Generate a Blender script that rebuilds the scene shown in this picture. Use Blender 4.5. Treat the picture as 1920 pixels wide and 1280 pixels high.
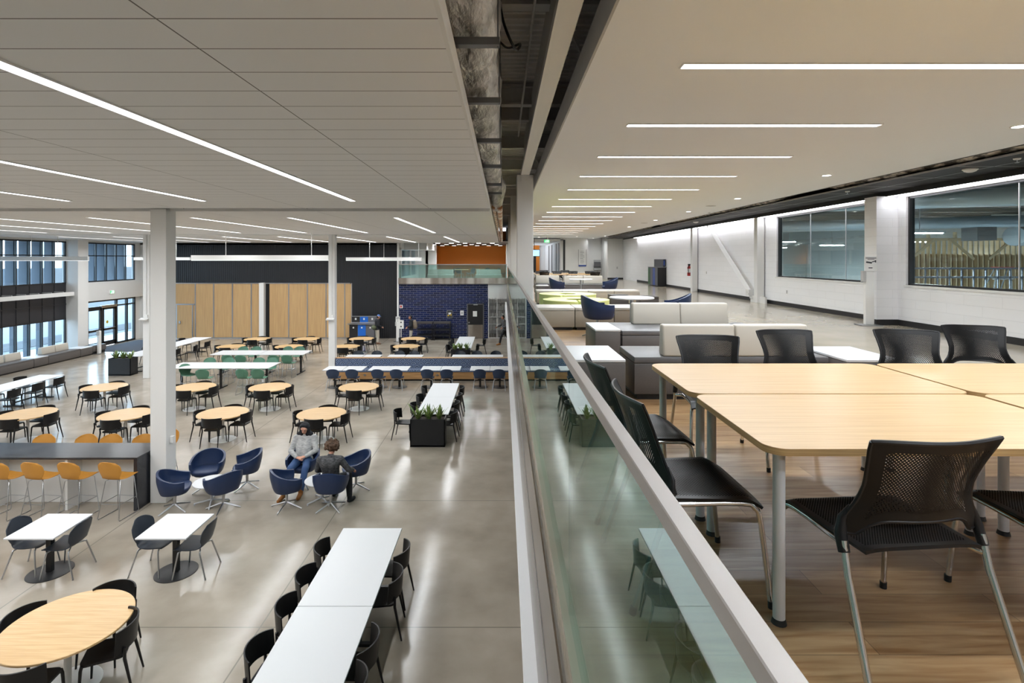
import bpy, bmesh, math, random
from mathutils import Vector, Matrix
from math import sin, cos, pi, radians
random.seed(7)
S = bpy.context.scene
C = S.collection
for o in list(bpy.data.objects):
    bpy.data.objects.remove(o)

# ---------------------------------------------------------------- camera
F = 1000.0            # focal length in pixels of the 1920 wide frame
EYE = 1.48            # eye height over the upper floor (z = 0)
LF = -3.52            # level of the lower floor
YF = 33.8             # far wall
cam = bpy.data.cameras.new('camera')
cam.sensor_width = 36.0
cam.lens = F / 1920 * 36
cam.shift_x = (960 - 943) / 1920
cam.shift_y = -(640 - 486) / 1920
cam.clip_start = 0.05
cam.clip_end = 400
co = bpy.data.objects.new('camera', cam)
co.location = (0, 0, EYE)
co.rotation_euler = (pi / 2, 0, 0)
C.objects.link(co)
S.camera = co

# ---------------------------------------------------------------- world, sun, exposure
w = bpy.data.worlds.new('world')
S.world = w
w.use_nodes = True
nt = w.node_tree
bg = nt.nodes['Background']
sky = nt.nodes.new('ShaderNodeTexSky')
sky.sky_type = 'NISHITA'
sky.sun_elevation = radians(35)
sky.sun_rotation = radians(60)
sky.sun_disc = False
sky.air_density = 1.5
sky.dust_density = 4
mixw = nt.nodes.new('ShaderNodeMixRGB')
mixw.inputs[0].default_value = 0.75
mixw.inputs[2].default_value = (6.2, 7.0, 8.2, 1)
nt.links.new(sky.outputs[0], mixw.inputs[1])
nt.links.new(mixw.outputs[0], bg.inputs[0])
bg.inputs[1].default_value = 0.6
S.view_settings.view_transform = 'Standard'
S.view_settings.look = 'None'
S.view_settings.gamma = 1
S.view_settings.exposure = 1.3
S.view_settings.use_curve_mapping = False
cy = S.cycles
cy.use_denoising = True
cy.sample_clamp_indirect = 4
cy.sample_clamp_direct = 0
cy.max_bounces = 9
cy.diffuse_bounces = 4
cy.glossy_bounces = 5
cy.transparent_max_bounces = 24
cy.transmission_bounces = 6
cy.caustics_reflective = False
cy.caustics_refractive = False
cy.use_light_tree = True
STRIP = 2.6           # radiance of the ceiling strip lenses seen from the side
WATT = 72.0           # downward flux of the strips per square metre of lens

# ---------------------------------------------------------------- helpers
def srgb(c):
    return tuple(((v / 255) / 12.92 if v / 255 <= .04045 else ((v / 255 + .055) / 1.055) ** 2.4) for v in c) + (1,)

def G(px, py, z=LF):
    """point on the level z seen at the pixel"""
    Y = F * (EYE - z) / (py - 486)
    return ((px - 943) * Y / F, Y)

def mat(name, col, rough=.5, metal=0., spec=.5, emit=None, estr=0., alpha=None, coat=0.):
    m = bpy.data.materials.new(name)
    m.use_nodes = True
    b = m.node_tree.nodes['Principled BSDF']
    b.inputs['Base Color'].default_value = srgb(col)
    b.inputs['Roughness'].default_value = rough
    b.inputs['Metallic'].default_value = metal
    b.inputs['Specular IOR Level'].default_value = spec
    b.inputs['Coat Weight'].default_value = coat
    if emit:
        b.inputs['Emission Color'].default_value = srgb(emit)
        b.inputs['Emission Strength'].default_value = estr
    return m

def N(m, t, **kw):
    n = m.node_tree.nodes.new(t)
    for k, v in kw.items():
        setattr(n, k, v)
    return n

def L(m, a, b):
    m.node_tree.links.new(a, b)

def pos_node(m, kind='Object'):
    if kind == 'World':
        g = N(m, 'ShaderNodeNewGeometry')
        return g.outputs['Position']
    return N(m, 'ShaderNodeTexCoord').outputs['Object']

def mathn(m, op, a, b=None, c=None):
    n = N(m, 'ShaderNodeMath', operation=op)
    for i, v in enumerate((a, b, c)):
        if v is None:
            continue
        if isinstance(v, (int, float)):
            n.inputs[i].default_value = v
        else:
            L(m, v, n.inputs[i])
    return n.outputs[0]

def add_noise(m, c1, c2, scale=(1, 1, 1), nscale=5., detail=4, kind='Object', bump=0., rough=None, lo=.3, hi=.7, dist=0.02):
    """mottle the base colour between two colours with stretched noise"""
    b = m.node_tree.nodes['Principled BSDF']
    mp = N(m, 'ShaderNodeMapping')
    mp.inputs['Scale'].default_value = scale
    L(m, pos_node(m, kind), mp.inputs[0])
    n = N(m, 'ShaderNodeTexNoise')
    n.inputs['Scale'].default_value = nscale
    n.inputs['Detail'].default_value = detail
    L(m, mp.outputs[0], n.inputs[0])
    r = N(m, 'ShaderNodeValToRGB')
    r.color_ramp.elements[0].position = lo
    r.color_ramp.elements[1].position = hi
    r.color_ramp.elements[0].color = srgb(c1)
    r.color_ramp.elements[1].color = srgb(c2)
    L(m, n.outputs['Fac'], r.inputs[0])
    L(m, r.outputs[0], b.inputs['Base Color'])
    if bump:
        bp = N(m, 'ShaderNodeBump')
        bp.inputs['Strength'].default_value = bump
        bp.inputs['Distance'].default_value = dist
        L(m, n.outputs['Fac'], bp.inputs['Height'])
        L(m, bp.outputs[0], b.inputs['Normal'])
    if rough:
        mr = N(m, 'ShaderNodeMapRange')
        mr.inputs[3].default_value, mr.inputs[4].default_value = rough
        L(m, n.outputs['Fac'], mr.inputs[0])
        L(m, mr.outputs[0], b.inputs['Roughness'])
    return r.outputs[0]

def lines(m, axes, pitch, off, width, col, kind='World', bump=0.):
    """thin joint lines at every pitch along the axes, mixed over the present base colour"""
    b = m.node_tree.nodes['Principled BSDF']
    sep = N(m, 'ShaderNodeSeparateXYZ')
    L(m, pos_node(m, kind), sep.inputs[0])
    f = None
    for a, p, o in zip(axes, pitch, off):
        v = mathn(m, 'SUBTRACT', sep.outputs['XYZ'.index(a)], o)
        v = mathn(m, 'PINGPONG', v, p / 2)
        v = mathn(m, 'LESS_THAN', v, width / 2)
        f = v if f is None else mathn(m, 'MAXIMUM', f, v)
    mx = N(m, 'ShaderNodeMixRGB')
    L(m, f, mx.inputs[0])
    inp = b.inputs['Base Color']
    if inp.links:
        L(m, inp.links[0].from_socket, mx.inputs[1])
    else:
        mx.inputs[1].default_value = inp.default_value
    mx.inputs[2].default_value = srgb(col)
    L(m, mx.outputs[0], inp)
    if bump:
        bp = N(m, 'ShaderNodeBump')
        bp.inputs['Strength'].default_value = bump
        bp.inputs['Distance'].default_value = .01
        bp.invert = True
        L(m, f, bp.inputs['Height'])
        L(m, bp.outputs[0], b.inputs['Normal'])

def ribs(m, axis, pitch, strength, kind='World', dist=.02, sharp=False):
    b = m.node_tree.nodes['Principled BSDF']
    sep = N(m, 'ShaderNodeSeparateXYZ')
    L(m, pos_node(m, kind), sep.inputs[0])
    v = mathn(m, 'PINGPONG', sep.outputs['XYZ'.index(axis)], pitch / 2)
    v = mathn(m, 'MULTIPLY', v, 2 / pitch)
    if sharp:
        v = mathn(m, 'SMOOTH_MIN', v, .5, .2)
    bp = N(m, 'ShaderNodeBump')
    bp.inputs['Strength'].default_value = strength
    bp.inputs['Distance'].default_value = dist
    L(m, v, bp.inputs['Height'])
    L(m, bp.outputs[0], b.inputs['Normal'])

# ---- mesh helpers
def BM():
    return bmesh.new()

def box(bm, x0, y0, z0, x1, y1, z1, bev=0., seg=2):
    r = bmesh.ops.create_cube(bm, size=1, matrix=Matrix.Translation(((x0 + x1) / 2, (y0 + y1) / 2, (z0 + z1) / 2)) @ Matrix.Diagonal((abs(x1 - x0), abs(y1 - y0), abs(z1 - z0), 1)))
    if bev:
        es = {e for v in r['verts'] for e in v.link_edges}
        bmesh.ops.bevel(bm, geom=list(es), offset=bev, segments=seg, affect='EDGES', profile=.5)
    return bm

def obox(bm, c, size, rot=(0, 0, 0), bev=0., seg=2):
    from mathutils import Euler
    M = Matrix.Translation(c) @ Euler(rot).to_matrix().to_4x4() @ Matrix.Diagonal((*size, 1))
    r = bmesh.ops.create_cube(bm, size=1, matrix=M)
    if bev:
        es = {e for v in r['verts'] for e in v.link_edges}
        bmesh.ops.bevel(bm, geom=list(es), offset=bev, segments=seg, affect='EDGES', profile=.5)
    return bm

def tube(bm, pts, r, seg=8, closed=False, sx=1., smoothpts=0):
    pts = [Vector(p) for p in pts]
    if smoothpts:
        pts = catmull(pts, smoothpts)
    n = len(pts)
    rs = r if isinstance(r, (list, tuple)) else [r] * n
    if len(rs) != n:
        rs = [rs[0] + (rs[-1] - rs[0]) * i / (n - 1) for i in range(n)]
    rings = []
    up = None
    for i, p in enumerate(pts):
        if closed:
            t = (pts[(i + 1) % n] - pts[i - 1]).normalized()
        else:
            t = (pts[min(i + 1, n - 1)] - pts[max(i - 1, 0)]).normalized()
        if up is None:
            up = Vector((0, 0, 1)) if abs(t.z) < .9 else Vector((0, 1, 0))
        a = t.cross(up).normalized()
        b_ = a.cross(t).normalized()
        up = b_
        rings.append([bm.verts.new(p + (a * cos(2 * pi * k / seg) * sx + b_ * sin(2 * pi * k / seg)) * rs[i]) for k in range(seg)])
    m = n if closed else n - 1
    for i in range(m):
        A, B = rings[i], rings[(i + 1) % n]
        for k in range(seg):
            bm.faces.new((A[k], A[(k + 1) % seg], B[(k + 1) % seg], B[k]))
    if not closed:
        bm.faces.new(rings[0][::-1])
        bm.faces.new(rings[-1])
    return bm

def catmull(pts, k):
    out = []
    n = len(pts)
    for i in range(n - 1):
        p0, p1, p2, p3 = pts[max(i - 1, 0)], pts[i], pts[i + 1], pts[min(i + 2, n - 1)]
        for j in range(k):
            t = j / k
            out.append(.5 * ((2 * p1) + (p2 - p0) * t + (2 * p0 - 5 * p1 + 4 * p2 - p3) * t * t + (3 * p1 - p0 - 3 * p2 + p3) * t ** 3))
    out.append(pts[-1])
    return out

def lathe(bm, prof, seg=32, c=(0, 0)):
    rings = []
    for r, z in prof:
        if r < 1e-5:
            rings.append([bm.verts.new((c[0], c[1], z))])
        else:
            rings.append([bm.verts.new((c[0] + r * cos(2 * pi * k / seg), c[1] + r * sin(2 * pi * k / seg), z)) for k in range(seg)])
    for A, B in zip(rings, rings[1:]):
        for k in range(seg):
            k2 = (k + 1) % seg
            if len(A) == 1 and len(B) == 1:
                continue
            if len(A) == 1:
                bm.faces.new((A[0], B[k], B[k2]))
            elif len(B) == 1:
                bm.faces.new((A[k], A[k2], B[0]))
            else:
                bm.faces.new((A[k], A[k2], B[k2], B[k]))
    return bm

def prism(bm, pts, z0, z1, bev=0.):
    lo = [bm.verts.new((x, y, z0)) for x, y in pts]
    hi = [bm.verts.new((x, y, z1)) for x, y in pts]
    n = len(pts)
    fs = [bm.faces.new(lo[::-1]), bm.faces.new(hi)]
    for i in range(n):
        bm.faces.new((lo[i], lo[(i + 1) % n], hi[(i + 1) % n], hi[i]))
    return bm

def rrect(x0, y0, x1, y1, r, k=5):
    out = []
    for cx, cyy, a0 in ((x1 - r, y1 - r, 0), (x0 + r, y1 - r, 90), (x0 + r, y0 + r, 180), (x1 - r, y0 + r, 270)):
        for i in range(k + 1):
            a = radians(a0 + 90 * i / k)
            out.append((cx + r * cos(a), cyy + r * sin(a)))
    return out

def shell(bm, fn, nu, nv, th, uvs=None, mask=None):
    """a surface fn(u, v) with thickness; u in -1..1, v in 0..1"""
    P = [[Vector(fn(-1 + 2 * i / nu, j / nv)) for i in range(nu + 1)] for j in range(nv + 1)]
    def nrm(j, i):
        a = P[j][min(i + 1, nu)] - P[j][max(i - 1, 0)]
        b = P[min(j + 1, nv)][i] - P[max(j - 1, 0)][i]
        n = a.cross(b)
        return n.normalized() if n.length > 1e-9 else Vector((0, 0, 1))
    if mask:
        ml = bm.verts.layers.float.get('perf') or bm.verts.layers.float.new('perf')
    uvl = bm.loops.layers.uv.verify() if uvs else None
    A = [[bm.verts.new(P[j][i] + nrm(j, i) * th / 2) for i in range(nu + 1)] for j in range(nv + 1)]
    B = [[bm.verts.new(P[j][i] - nrm(j, i) * th / 2) for i in range(nu + 1)] for j in range(nv + 1)]
    if mask:
        for j in range(nv + 1):
            for i in range(nu + 1):
                for T in (A, B):
                    T[j][i][ml] = mask(-1 + 2 * i / nu, j / nv)
    for j in range(nv):
        for i in range(nu):
            ij = ((j, i), (j, i + 1), (j + 1, i + 1), (j + 1, i))
            f1 = bm.faces.new([A[a][b] for a, b in ij])
            f2 = bm.faces.new([B[a][b] for a, b in reversed(ij)])
            if uvs:
                for f, seq in ((f1, ij), (f2, tuple(reversed(ij)))):
                    for lp, (a, b) in zip(f.loops, seq):
                        lp[uvl].uv = uvs(-1 + 2 * b / nu, a / nv)
    for i in range(nu):
        bm.faces.new((A[0][i + 1], A[0][i], B[0][i], B[0][i + 1]))
        bm.faces.new((A[nv][i], A[nv][i + 1], B[nv][i + 1], B[nv][i]))
    for j in range(nv):
        bm.faces.new((A[j][0], A[j + 1][0], B[j + 1][0], B[j][0]))
        bm.faces.new((A[j + 1][nu], A[j][nu], B[j][nu], B[j + 1][nu]))
    return bm

def obj(name, bm, m, parent=None, smooth=0, loc=None, label=None):
    bmesh.ops.recalc_face_normals(bm, faces=bm.faces[:])
    me = bpy.data.meshes.new(name)
    bm.to_mesh(me)
    bm.free()
    if m:
        me.materials.append(m)
    if smooth:
        me.polygons.foreach_set('use_smooth', [True] * len(me.polygons))
        me.set_sharp_from_angle(angle=radians(smooth))
    o = bpy.data.objects.new(name, me)
    C.objects.link(o)
    if parent:
        o.parent = parent
    if loc:
        o.location = loc
    if label:
        o['label'] = label
    return o

LABELS = {}
def tag(o, label, cat, group=None, kind=None):
    n = len(label.split())
    if not 4 <= n <= 16:
        print('LABEL LENGTH', n, label)
    LABELS.setdefault(label, []).append(o.name)
    o['label'] = label
    o['category'] = cat
    if group:
        o['group'] = group
    elif 'group' in o.keys():
        del o['group']
    if kind:
        o['kind'] = kind
    return o

def thing(name, label, cat, loc=(0, 0, 0), rz=0., group=None):
    o = bpy.data.objects.new(name, None)
    C.objects.link(o)
    o.empty_display_size = .1
    o.location = loc
    o.rotation_euler = (0, 0, rz)
    if label:
        tag(o, label, cat, group)
    return o

KIDS = {}
def kids(o):
    return [c for c in C.objects if c.parent == o]

def copy_tree(o, parent=None, cache={}):
    c = o.copy()
    C.objects.link(c)
    c.parent = parent
    if o.name not in cache:
        cache[o.name] = kids(o)
    for ch in cache[o.name]:
        copy_tree(ch, c)
    return c

class Proto:
    """first placement moves the thing itself, later ones copy it with its parts"""
    def __init__(self, root, cat):
        self.root, self.cat, self.used = root, cat, False
    def put(self, x, y, z, rz, label, group=None):
        if not self.used:
            o = self.root
            self.kidcache = kids(o)
            self.used = True
        else:
            o = copy_tree(self.root)
        o.location = (x, y, z)
        o.rotation_euler = (0, 0, rz)
        tag(o, label, self.cat, group)
        return o

def struct(name, bm, m, parent=None, label=None, smooth=0):
    o = obj(name, bm, m, parent, smooth)
    if not parent:
        o['kind'] = 'structure'
        o['label'] = label or name.replace('_', ' ')
    return o

FACE = {'+Y': 0., '-Y': pi, '+X': -pi / 2, '-X': pi / 2}

# ---------------------------------------------------------------- materials
M = {}
M['white'] = mat('white_paint', (226, 226, 224), .55)
M['white_ceil'] = mat('gypsum_ceiling', (234, 237, 240), .8)
M['panel_ceil'] = mat('panel_ceiling', (232, 232, 232), .75)
lines(M['panel_ceil'], 'YX', (.33, 2.56), (2.306, -1.5), .009, (120, 118, 114))
M['white_steel'] = mat('white_steel', (222, 222, 220), .4)
M['table_white'] = mat('white_laminate', (206, 207, 209), .35)
M['black_plastic'] = mat('black_plastic', (17, 17, 19), .4, spec=.35)
M['black_metal'] = mat('black_metal', (22, 22, 24), .45)
M['black_frame'] = mat('black_window_frame', (30, 31, 34), .4)
M['navy_shell'] = mat('dark_slate_shell', (38, 46, 57), .45)
M['blue_shell'] = mat('blue_shell', (34, 52, 80), .45)
M['green_shell'] = mat('green_shell', (82, 126, 104), .45)
M['orange_shell'] = mat('orange_shell', (196, 138, 56), .45)
M['navy_leather'] = mat('navy_leather', (28, 46, 80), .42)
M['chrome'] = mat('chrome', (205, 205, 205), .12, 1.)
M['satin'] = mat('satin_steel', (190, 192, 196), .3, 1.)
M['brushed'] = mat('brushed_steel_rail', (184, 180, 177), .42, .6)
M['steel_clad'] = mat('steel_cladding', (160, 150, 141), .22, .95)
add_noise(M['steel_clad'], (146, 137, 128), (172, 163, 154), (.6, .6, .2), 1.2, 2, 'World', rough=(.18, .3))
M['grey_metal'] = mat('grey_powder_metal', (206, 208, 212), .35, .0)
M['galv'] = mat('galvanised', (120, 122, 126), .4, .7)
M['dark_steel'] = mat('primed_steel', (200, 197, 193), .6)
M['deck'] = mat('steel_deck', (228, 225, 220), .6)
M['foil'] = mat('duct_foil', (176, 168, 160), .36, .6)
add_noise(M['foil'], (150, 146, 140), (206, 202, 196), (1, .35, 1), 6, 6, 'World', bump=1., dist=.12, lo=.4, hi=.6)
M['foil_dark'] = mat('crumpled_foil', (150, 142, 136), .3, .2)
add_noise(M['foil_dark'], (62, 56, 52), (205, 198, 190), (1, .8, 2), 7, 8, 'World', bump=1., dist=.06, lo=.42, hi=.6)
M['pipe_wrap'] = mat('pipe_insulation', (196, 172, 148), .5)
add_noise(M['pipe_wrap'], (170, 118, 80), (214, 206, 196), (1, .4, 1), 5, 3, 'World', lo=.45, hi=.55)
M['black_tile'] = mat('black_ceiling_tile', (30, 30, 32), .7)
lines(M['black_tile'], 'XY', (.61, 1.22), (7.44, .2), .026, (160, 160, 162))
M['concrete'] = mat('polished_concrete', (160, 150, 136), .16, spec=.25)
add_noise(M['concrete'], (138, 129, 116), (164, 155, 142), (1, 1, 1), 1.6, 12, 'World', rough=(.09, .22), lo=.25, hi=.75)
lines(M['concrete'], 'X', (3.9,), (-3.3,), .02, (122, 116, 106))
lines(M['concrete'], 'Y', (3.81,), (7.25,), .02, (122, 116, 106))
M['concrete_up'] = mat('polished_concrete_upper', (176, 166, 148), .14)
add_noise(M['concrete_up'], (166, 156, 138), (190, 181, 164), (1, 1, 1), 1.2, 9, 'World', rough=(.1, .18), lo=.2, hi=.8)
# oak look planks
m = mat('plank_floor', (170, 130, 90), .3)
b = m.node_tree.nodes['Principled BSDF']
mp = N(m, 'ShaderNodeMapping')
L(m, pos_node(m, 'World'), mp.inputs[0])
bk = N(m, 'ShaderNodeTexBrick')
bk.inputs['Scale'].default_value = 1
bk.inputs['Brick Width'].default_value = 1.4
bk.inputs['Row Height'].default_value = .18
bk.inputs['Mortar Size'].default_value = .0016
bk.inputs['Color1'].default_value = srgb((184, 156, 118))
bk.inputs['Color2'].default_value = srgb((152, 124, 90))
bk.inputs['Mortar'].default_value = srgb((110, 86, 60))
L(m, mp.outputs[0], bk.inputs[0])
mp2 = N(m, 'ShaderNodeMapping')
mp2.inputs['Scale'].default_value = (1.2, 14, 1)
L(m, pos_node(m, 'World'), mp2.inputs[0])
nz = N(m, 'ShaderNodeTexNoise')
nz.inputs['Scale'].default_value = 1.6
nz.inputs['Detail'].default_value = 8
nz.inputs['Distortion'].default_value = .8
L(m, mp2.outputs[0], nz.inputs[0])
rp = N(m, 'ShaderNodeValToRGB')
rp.color_ramp.elements[0].position = .3
rp.color_ramp.elements[1].position = .72
rp.color_ramp.elements[0].color = srgb((188, 160, 130))
rp.color_ramp.elements[1].color = (1, 1, 1, 1)
L(m, nz.outputs['Fac'], rp.inputs[0])
mx = N(m, 'ShaderNodeMixRGB', blend_type='MULTIPLY')
mx.inputs[0].default_value = 1
L(m, bk.outputs[0], mx.inputs[1])
L(m, rp.outputs[0], mx.inputs[2])
L(m, mx.outputs[0], b.inputs['Base Color'])
M['planks'] = m
M['maple'] = mat('maple_laminate', (226, 192, 142), .32)
add_noise(M['maple'], (180, 148, 102), (194, 163, 118), (1.2, 26, 1), 1.6, 7, 'Object', lo=.35, hi=.65)
M['maple_edge'] = mat('maple_edge', (186, 152, 104), .45)
add_noise(M['maple_edge'], (168, 136, 92), (198, 166, 116), (1.2, 1.2, 60), 3, 3, 'Object')
M['oak_top'] = mat('oak_round_top', (220, 182, 128), .3)
add_noise(M['oak_top'], (186, 152, 106), (202, 170, 124), (1.2, 20, 1), 1.8, 6, 'Object', lo=.35, hi=.65)
M['wood_wall'] = mat('oak_partition', (196, 154, 102), .45)
add_noise(M['wood_wall'], (178, 144, 100), (196, 162, 114), (14, 14, .6), 1.5, 6, 'World', lo=.3, hi=.7)
M['banquette_wood'] = mat('oak_banquette', (176, 134, 88), .4)
add_noise(M['banquette_wood'], (160, 120, 78), (190, 148, 98), (1, 6, 12), 1.5, 5, 'World')
M['corrugated'] = mat('black_corrugated_panel', (13, 15, 21), .5)
ribs(M['corrugated'], 'X', .13, .35, dist=.03)
# blue glazed brick
m = mat('blue_glazed_brick', (30, 38, 92), .22)
b = m.node_tree.nodes['Principled BSDF']
sp = N(m, 'ShaderNodeSeparateXYZ')
L(m, pos_node(m, 'World'), sp.inputs[0])
cb = N(m, 'ShaderNodeCombineXYZ')
L(m, sp.outputs[0], cb.inputs[0])
L(m, sp.outputs[2], cb.inputs[1])
bk = N(m, 'ShaderNodeTexBrick')
bk.inputs['Scale'].default_value = 1
bk.inputs['Brick Width'].default_value = .42
bk.inputs['Row Height'].default_value = .122
bk.inputs['Mortar Size'].default_value = .010
bk.inputs['Bias'].default_value = -.2
bk.inputs['Color1'].default_value = srgb((20, 33, 78))
bk.inputs['Color2'].default_value = srgb((18, 24, 46))
bk.inputs['Mortar'].default_value = srgb((104, 108, 130))
L(m, cb.outputs[0], bk.inputs[0])
L(m, bk.outputs[0], b.inputs['Base Color'])
M['brick'] = m
# painted block
m = mat('painted_block', (226, 227, 228), .5)
b = m.node_tree.nodes['Principled BSDF']
sp = N(m, 'ShaderNodeSeparateXYZ')
L(m, pos_node(m, 'World'), sp.inputs[0])
cb = N(m, 'ShaderNodeCombineXYZ')
sm = mathn(m, 'ADD', sp.outputs[0], sp.outputs[1])
L(m, sm, cb.inputs[0])
L(m, sp.outputs[2], cb.inputs[1])
bk = N(m, 'ShaderNodeTexBrick')
bk.inputs['Scale'].default_value = 1
bk.inputs['Brick Width'].default_value = .8
bk.inputs['Row Height'].default_value = .2
bk.inputs['Mortar Size'].default_value = .005
bk.inputs['Color1'].default_value = srgb((240, 241, 243))
bk.inputs['Color2'].default_value = srgb((237, 238, 240))
bk.inputs['Mortar'].default_value = srgb((228, 229, 231))
L(m, cb.outputs[0], bk.inputs[0])
L(m, bk.outputs[0], b.inputs['Base Color'])
bp = N(m, 'ShaderNodeBump')
bp.inputs['Strength'].default_value = .4
bp.inputs['Distance'].default_value = .006
bp.invert = True
L(m, bk.outputs['Fac'], bp.inputs['Height'])
L(m, bp.outputs[0], b.inputs['Normal'])
M['block'] = m
M['bright_white'] = mat('fresh_white_paint', (252, 253, 255), .4)
M['base_black'] = mat('black_rubber_base', (32, 32, 34), .5)
M['orange_wall'] = mat('orange_wall', (206, 122, 34), .6)
M['grey_wall'] = mat('grey_wall', (178, 178, 178), .7)
M['counter'] = mat('dark_stone', (62, 64, 70), .14)
add_noise(M['counter'], (34, 36, 40), (56, 58, 64), (1, 1, 1), 1.6, 8, 'World', rough=(.1, .22))
M['grey_vinyl'] = mat('grey_vinyl', (112, 108, 106), .45)
add_noise(M['grey_vinyl'], (88, 84, 82), (94, 90, 88), (40, 40, 40), 3, 2, 'Object')
M['seat_grey'] = mat('grey_seat_top', (98, 97, 98), .4)
M['beige'] = mat('beige_vinyl', (190, 184, 172), .45)
M['beige_side'] = mat('beige_weave', (156, 146, 132), .6)
M['beige_lit_top'] = mat('beige_vinyl_lit_top', (196, 192, 184), .4)  # same beige as the blocks, light on the top put into the colour
M['lime'] = mat('lime_vinyl', (208, 214, 136), .45)
M['charcoal'] = mat('charcoal_fabric', (66, 62, 60), .7)
M['pattern'] = mat('banquette_fabric', (60, 74, 100), .8)
mm = M['pattern']
sp_ = N(mm, 'ShaderNodeSeparateXYZ')
L(mm, pos_node(mm, 'World'), sp_.inputs[0])
v_ = mathn(mm, 'DIVIDE', mathn(mm, 'ADD', sp_.outputs[2], mathn(mm, 'MULTIPLY', sp_.outputs[1], .8)), .15)
u_ = mathn(mm, 'ADD', mathn(mm, 'DIVIDE', sp_.outputs[0], .30), mathn(mm, 'MULTIPLY', mathn(mm, 'FLOOR', v_), .5))
fu = mathn(mm, 'SUBTRACT', mathn(mm, 'FRACT', u_), .5)
fv = mathn(mm, 'FRACT', v_)
dd = mathn(mm, 'SQRT', mathn(mm, 'ADD', mathn(mm, 'MULTIPLY', mathn(mm, 'MULTIPLY', fu, fu), 3.), mathn(mm, 'MULTIPLY', fv, fv)))
nz_ = N(mm, 'ShaderNodeTexNoise')
nz_.inputs['Scale'].default_value = 9
L(mm, pos_node(mm, 'World'), nz_.inputs[0])
dd = mathn(mm, 'ADD', dd, mathn(mm, 'MULTIPLY', nz_.outputs['Fac'], .35))
rr = N(mm, 'ShaderNodeValToRGB')
rr.color_ramp.interpolation = 'CONSTANT'
els = rr.color_ramp.elements
els[0].position, els[0].color = 0, srgb((104, 118, 142))
els[1].position, els[1].color = .42, srgb((34, 44, 68))
for p_, c_ in ((.62, (128, 140, 160)), (.78, (52, 64, 92)), (.95, (86, 100, 126))):
    e = els.new(p_)
    e.color = srgb(c_)
L(mm, dd, rr.inputs[0])
L(mm, rr.outputs[0], mm.node_tree.nodes['Principled BSDF'].inputs['Base Color'])
M['steel_light'] = mat('polished_steel_band', (214, 206, 198), .25, .85)
add_noise(M['steel_light'], (170, 160, 150), (236, 232, 226), (1.2, 1, .15), 1.1, 2, 'World', lo=.42, hi=.58)
M['carpet'] = mat('entrance_mat', (66, 72, 82), .95)
M['emit'] = mat('strip_diffuser', (255, 255, 255), .5, emit=(252, 252, 255), estr=STRIP)
M['emit_dim'] = mat('pendant_diffuser', (250, 250, 250), .5, emit=(250, 252, 255), estr=.5)
M['emit_wall'] = mat('cove_diffuser', (255, 255, 255), .5, emit=(250, 250, 255), estr=11)
M['emit_down'] = mat('downlight_lens', (255, 255, 255), .5, emit=(255, 252, 248), estr=6)
M['road'] = mat('asphalt', (62, 64, 68), .8)
M['emit_shop'] = mat('shop_light', (255, 255, 255), .5, emit=(245, 248, 255), estr=90)
M['screen'] = mat('blue_screen', (120, 180, 220), .3, emit=(120, 190, 235), estr=1.2)
M['exit_green'] = mat('exit_green', (40, 160, 90), .4, emit=(50, 175, 100), estr=.9)
M['exit_white'] = mat('exit_white', (230, 240, 235), .4, emit=(225, 245, 235), estr=.9)
M['soil'] = mat('soil', (50, 40, 32), .95)
M['leaf'] = mat('leaf_green', (86, 118, 58), .45)
add_noise(M['leaf'], (64, 98, 48), (150, 168, 96), (3, 3, 3), 6, 2, 'Object')
M['planter'] = mat('black_planter', (28, 30, 34), .35)
M['paper'] = mat('paper', (228, 228, 226), .6)
M['ink'] = mat('ink', (50, 52, 58), .6)
M['red'] = mat('red_enamel', (170, 36, 34), .35)
M['blue_bin'] = mat('blue_bin', (24, 98, 190), .4)
M['green_bin'] = mat('green_bin', (48, 92, 52), .5)
M['blue_stripe'] = mat('blue_stripe', (56, 82, 156), .5)
M['grey_bin'] = mat('grey_bin', (92, 92, 96), .5)
M['dark_navy_foot'] = mat('rubber', (20, 20, 22), .6)
M['skin_light'] = mat('skin_light', (206, 152, 128), .5)
M['skin_mid'] = mat('skin_mid', (164, 112, 88), .5)
M['hair_brown'] = mat('curly_brown_hair', (78, 56, 40), .75)
add_noise(M['hair_brown'], (48, 34, 26), (112, 84, 62), (1, 1, 1), 60, 3, 'Object', bump=.8)
M['hair_black'] = mat('black_hair', (24, 20, 20), .6)
M['denim'] = mat('denim', (48, 76, 120), .8)
M['knit_grey'] = mat('light_grey_knit', (176, 176, 176), .9)
add_noise(M['knit_grey'], (150, 150, 152), (196, 196, 194), (1, 1, 3), 14, 4, 'Object')
M['dark_jacket'] = mat('charcoal_knit', (66, 66, 68), .9)
add_noise(M['dark_jacket'], (44, 44, 46), (92, 92, 94), (1, 1, 2), 22, 4, 'Object')
M['black_cloth'] = mat('black_cloth', (22, 24, 30), .85)
M['beige_cloth'] = mat('beige_trousers', (176, 168, 156), .85)
M['tan_suede'] = mat('tan_suede', (150, 96, 44), .85)
M['brown_suede'] = mat('brown_leather', (112, 78, 56), .6)
M['olive'] = mat('olive_canvas', (74, 80, 58), .85)
M['taupe'] = mat('taupe_canvas', (120, 108, 94), .85)
M['cap_blue'] = mat('blue_cap', (70, 110, 170), .7)
M['green_cloth'] = mat('green_cloth', (70, 150, 60), .8)
M['ground'] = mat('outside_paving', (112, 114, 118), .8)
M['fin'] = mat('blue_grey_fin', (104, 112, 124), .6)
M['spandrel'] = mat('dark_spandrel', (44, 44, 48), .5)
M['car'] = mat('parked_car', (120, 124, 130), .3)
M['house'] = mat('distant_facade', (92, 96, 102), .8)
M['pine'] = mat('pine_stud', (226, 206, 168), .7)
M['osb'] = mat('timber_sheathing', (170, 142, 106), .8)
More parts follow.
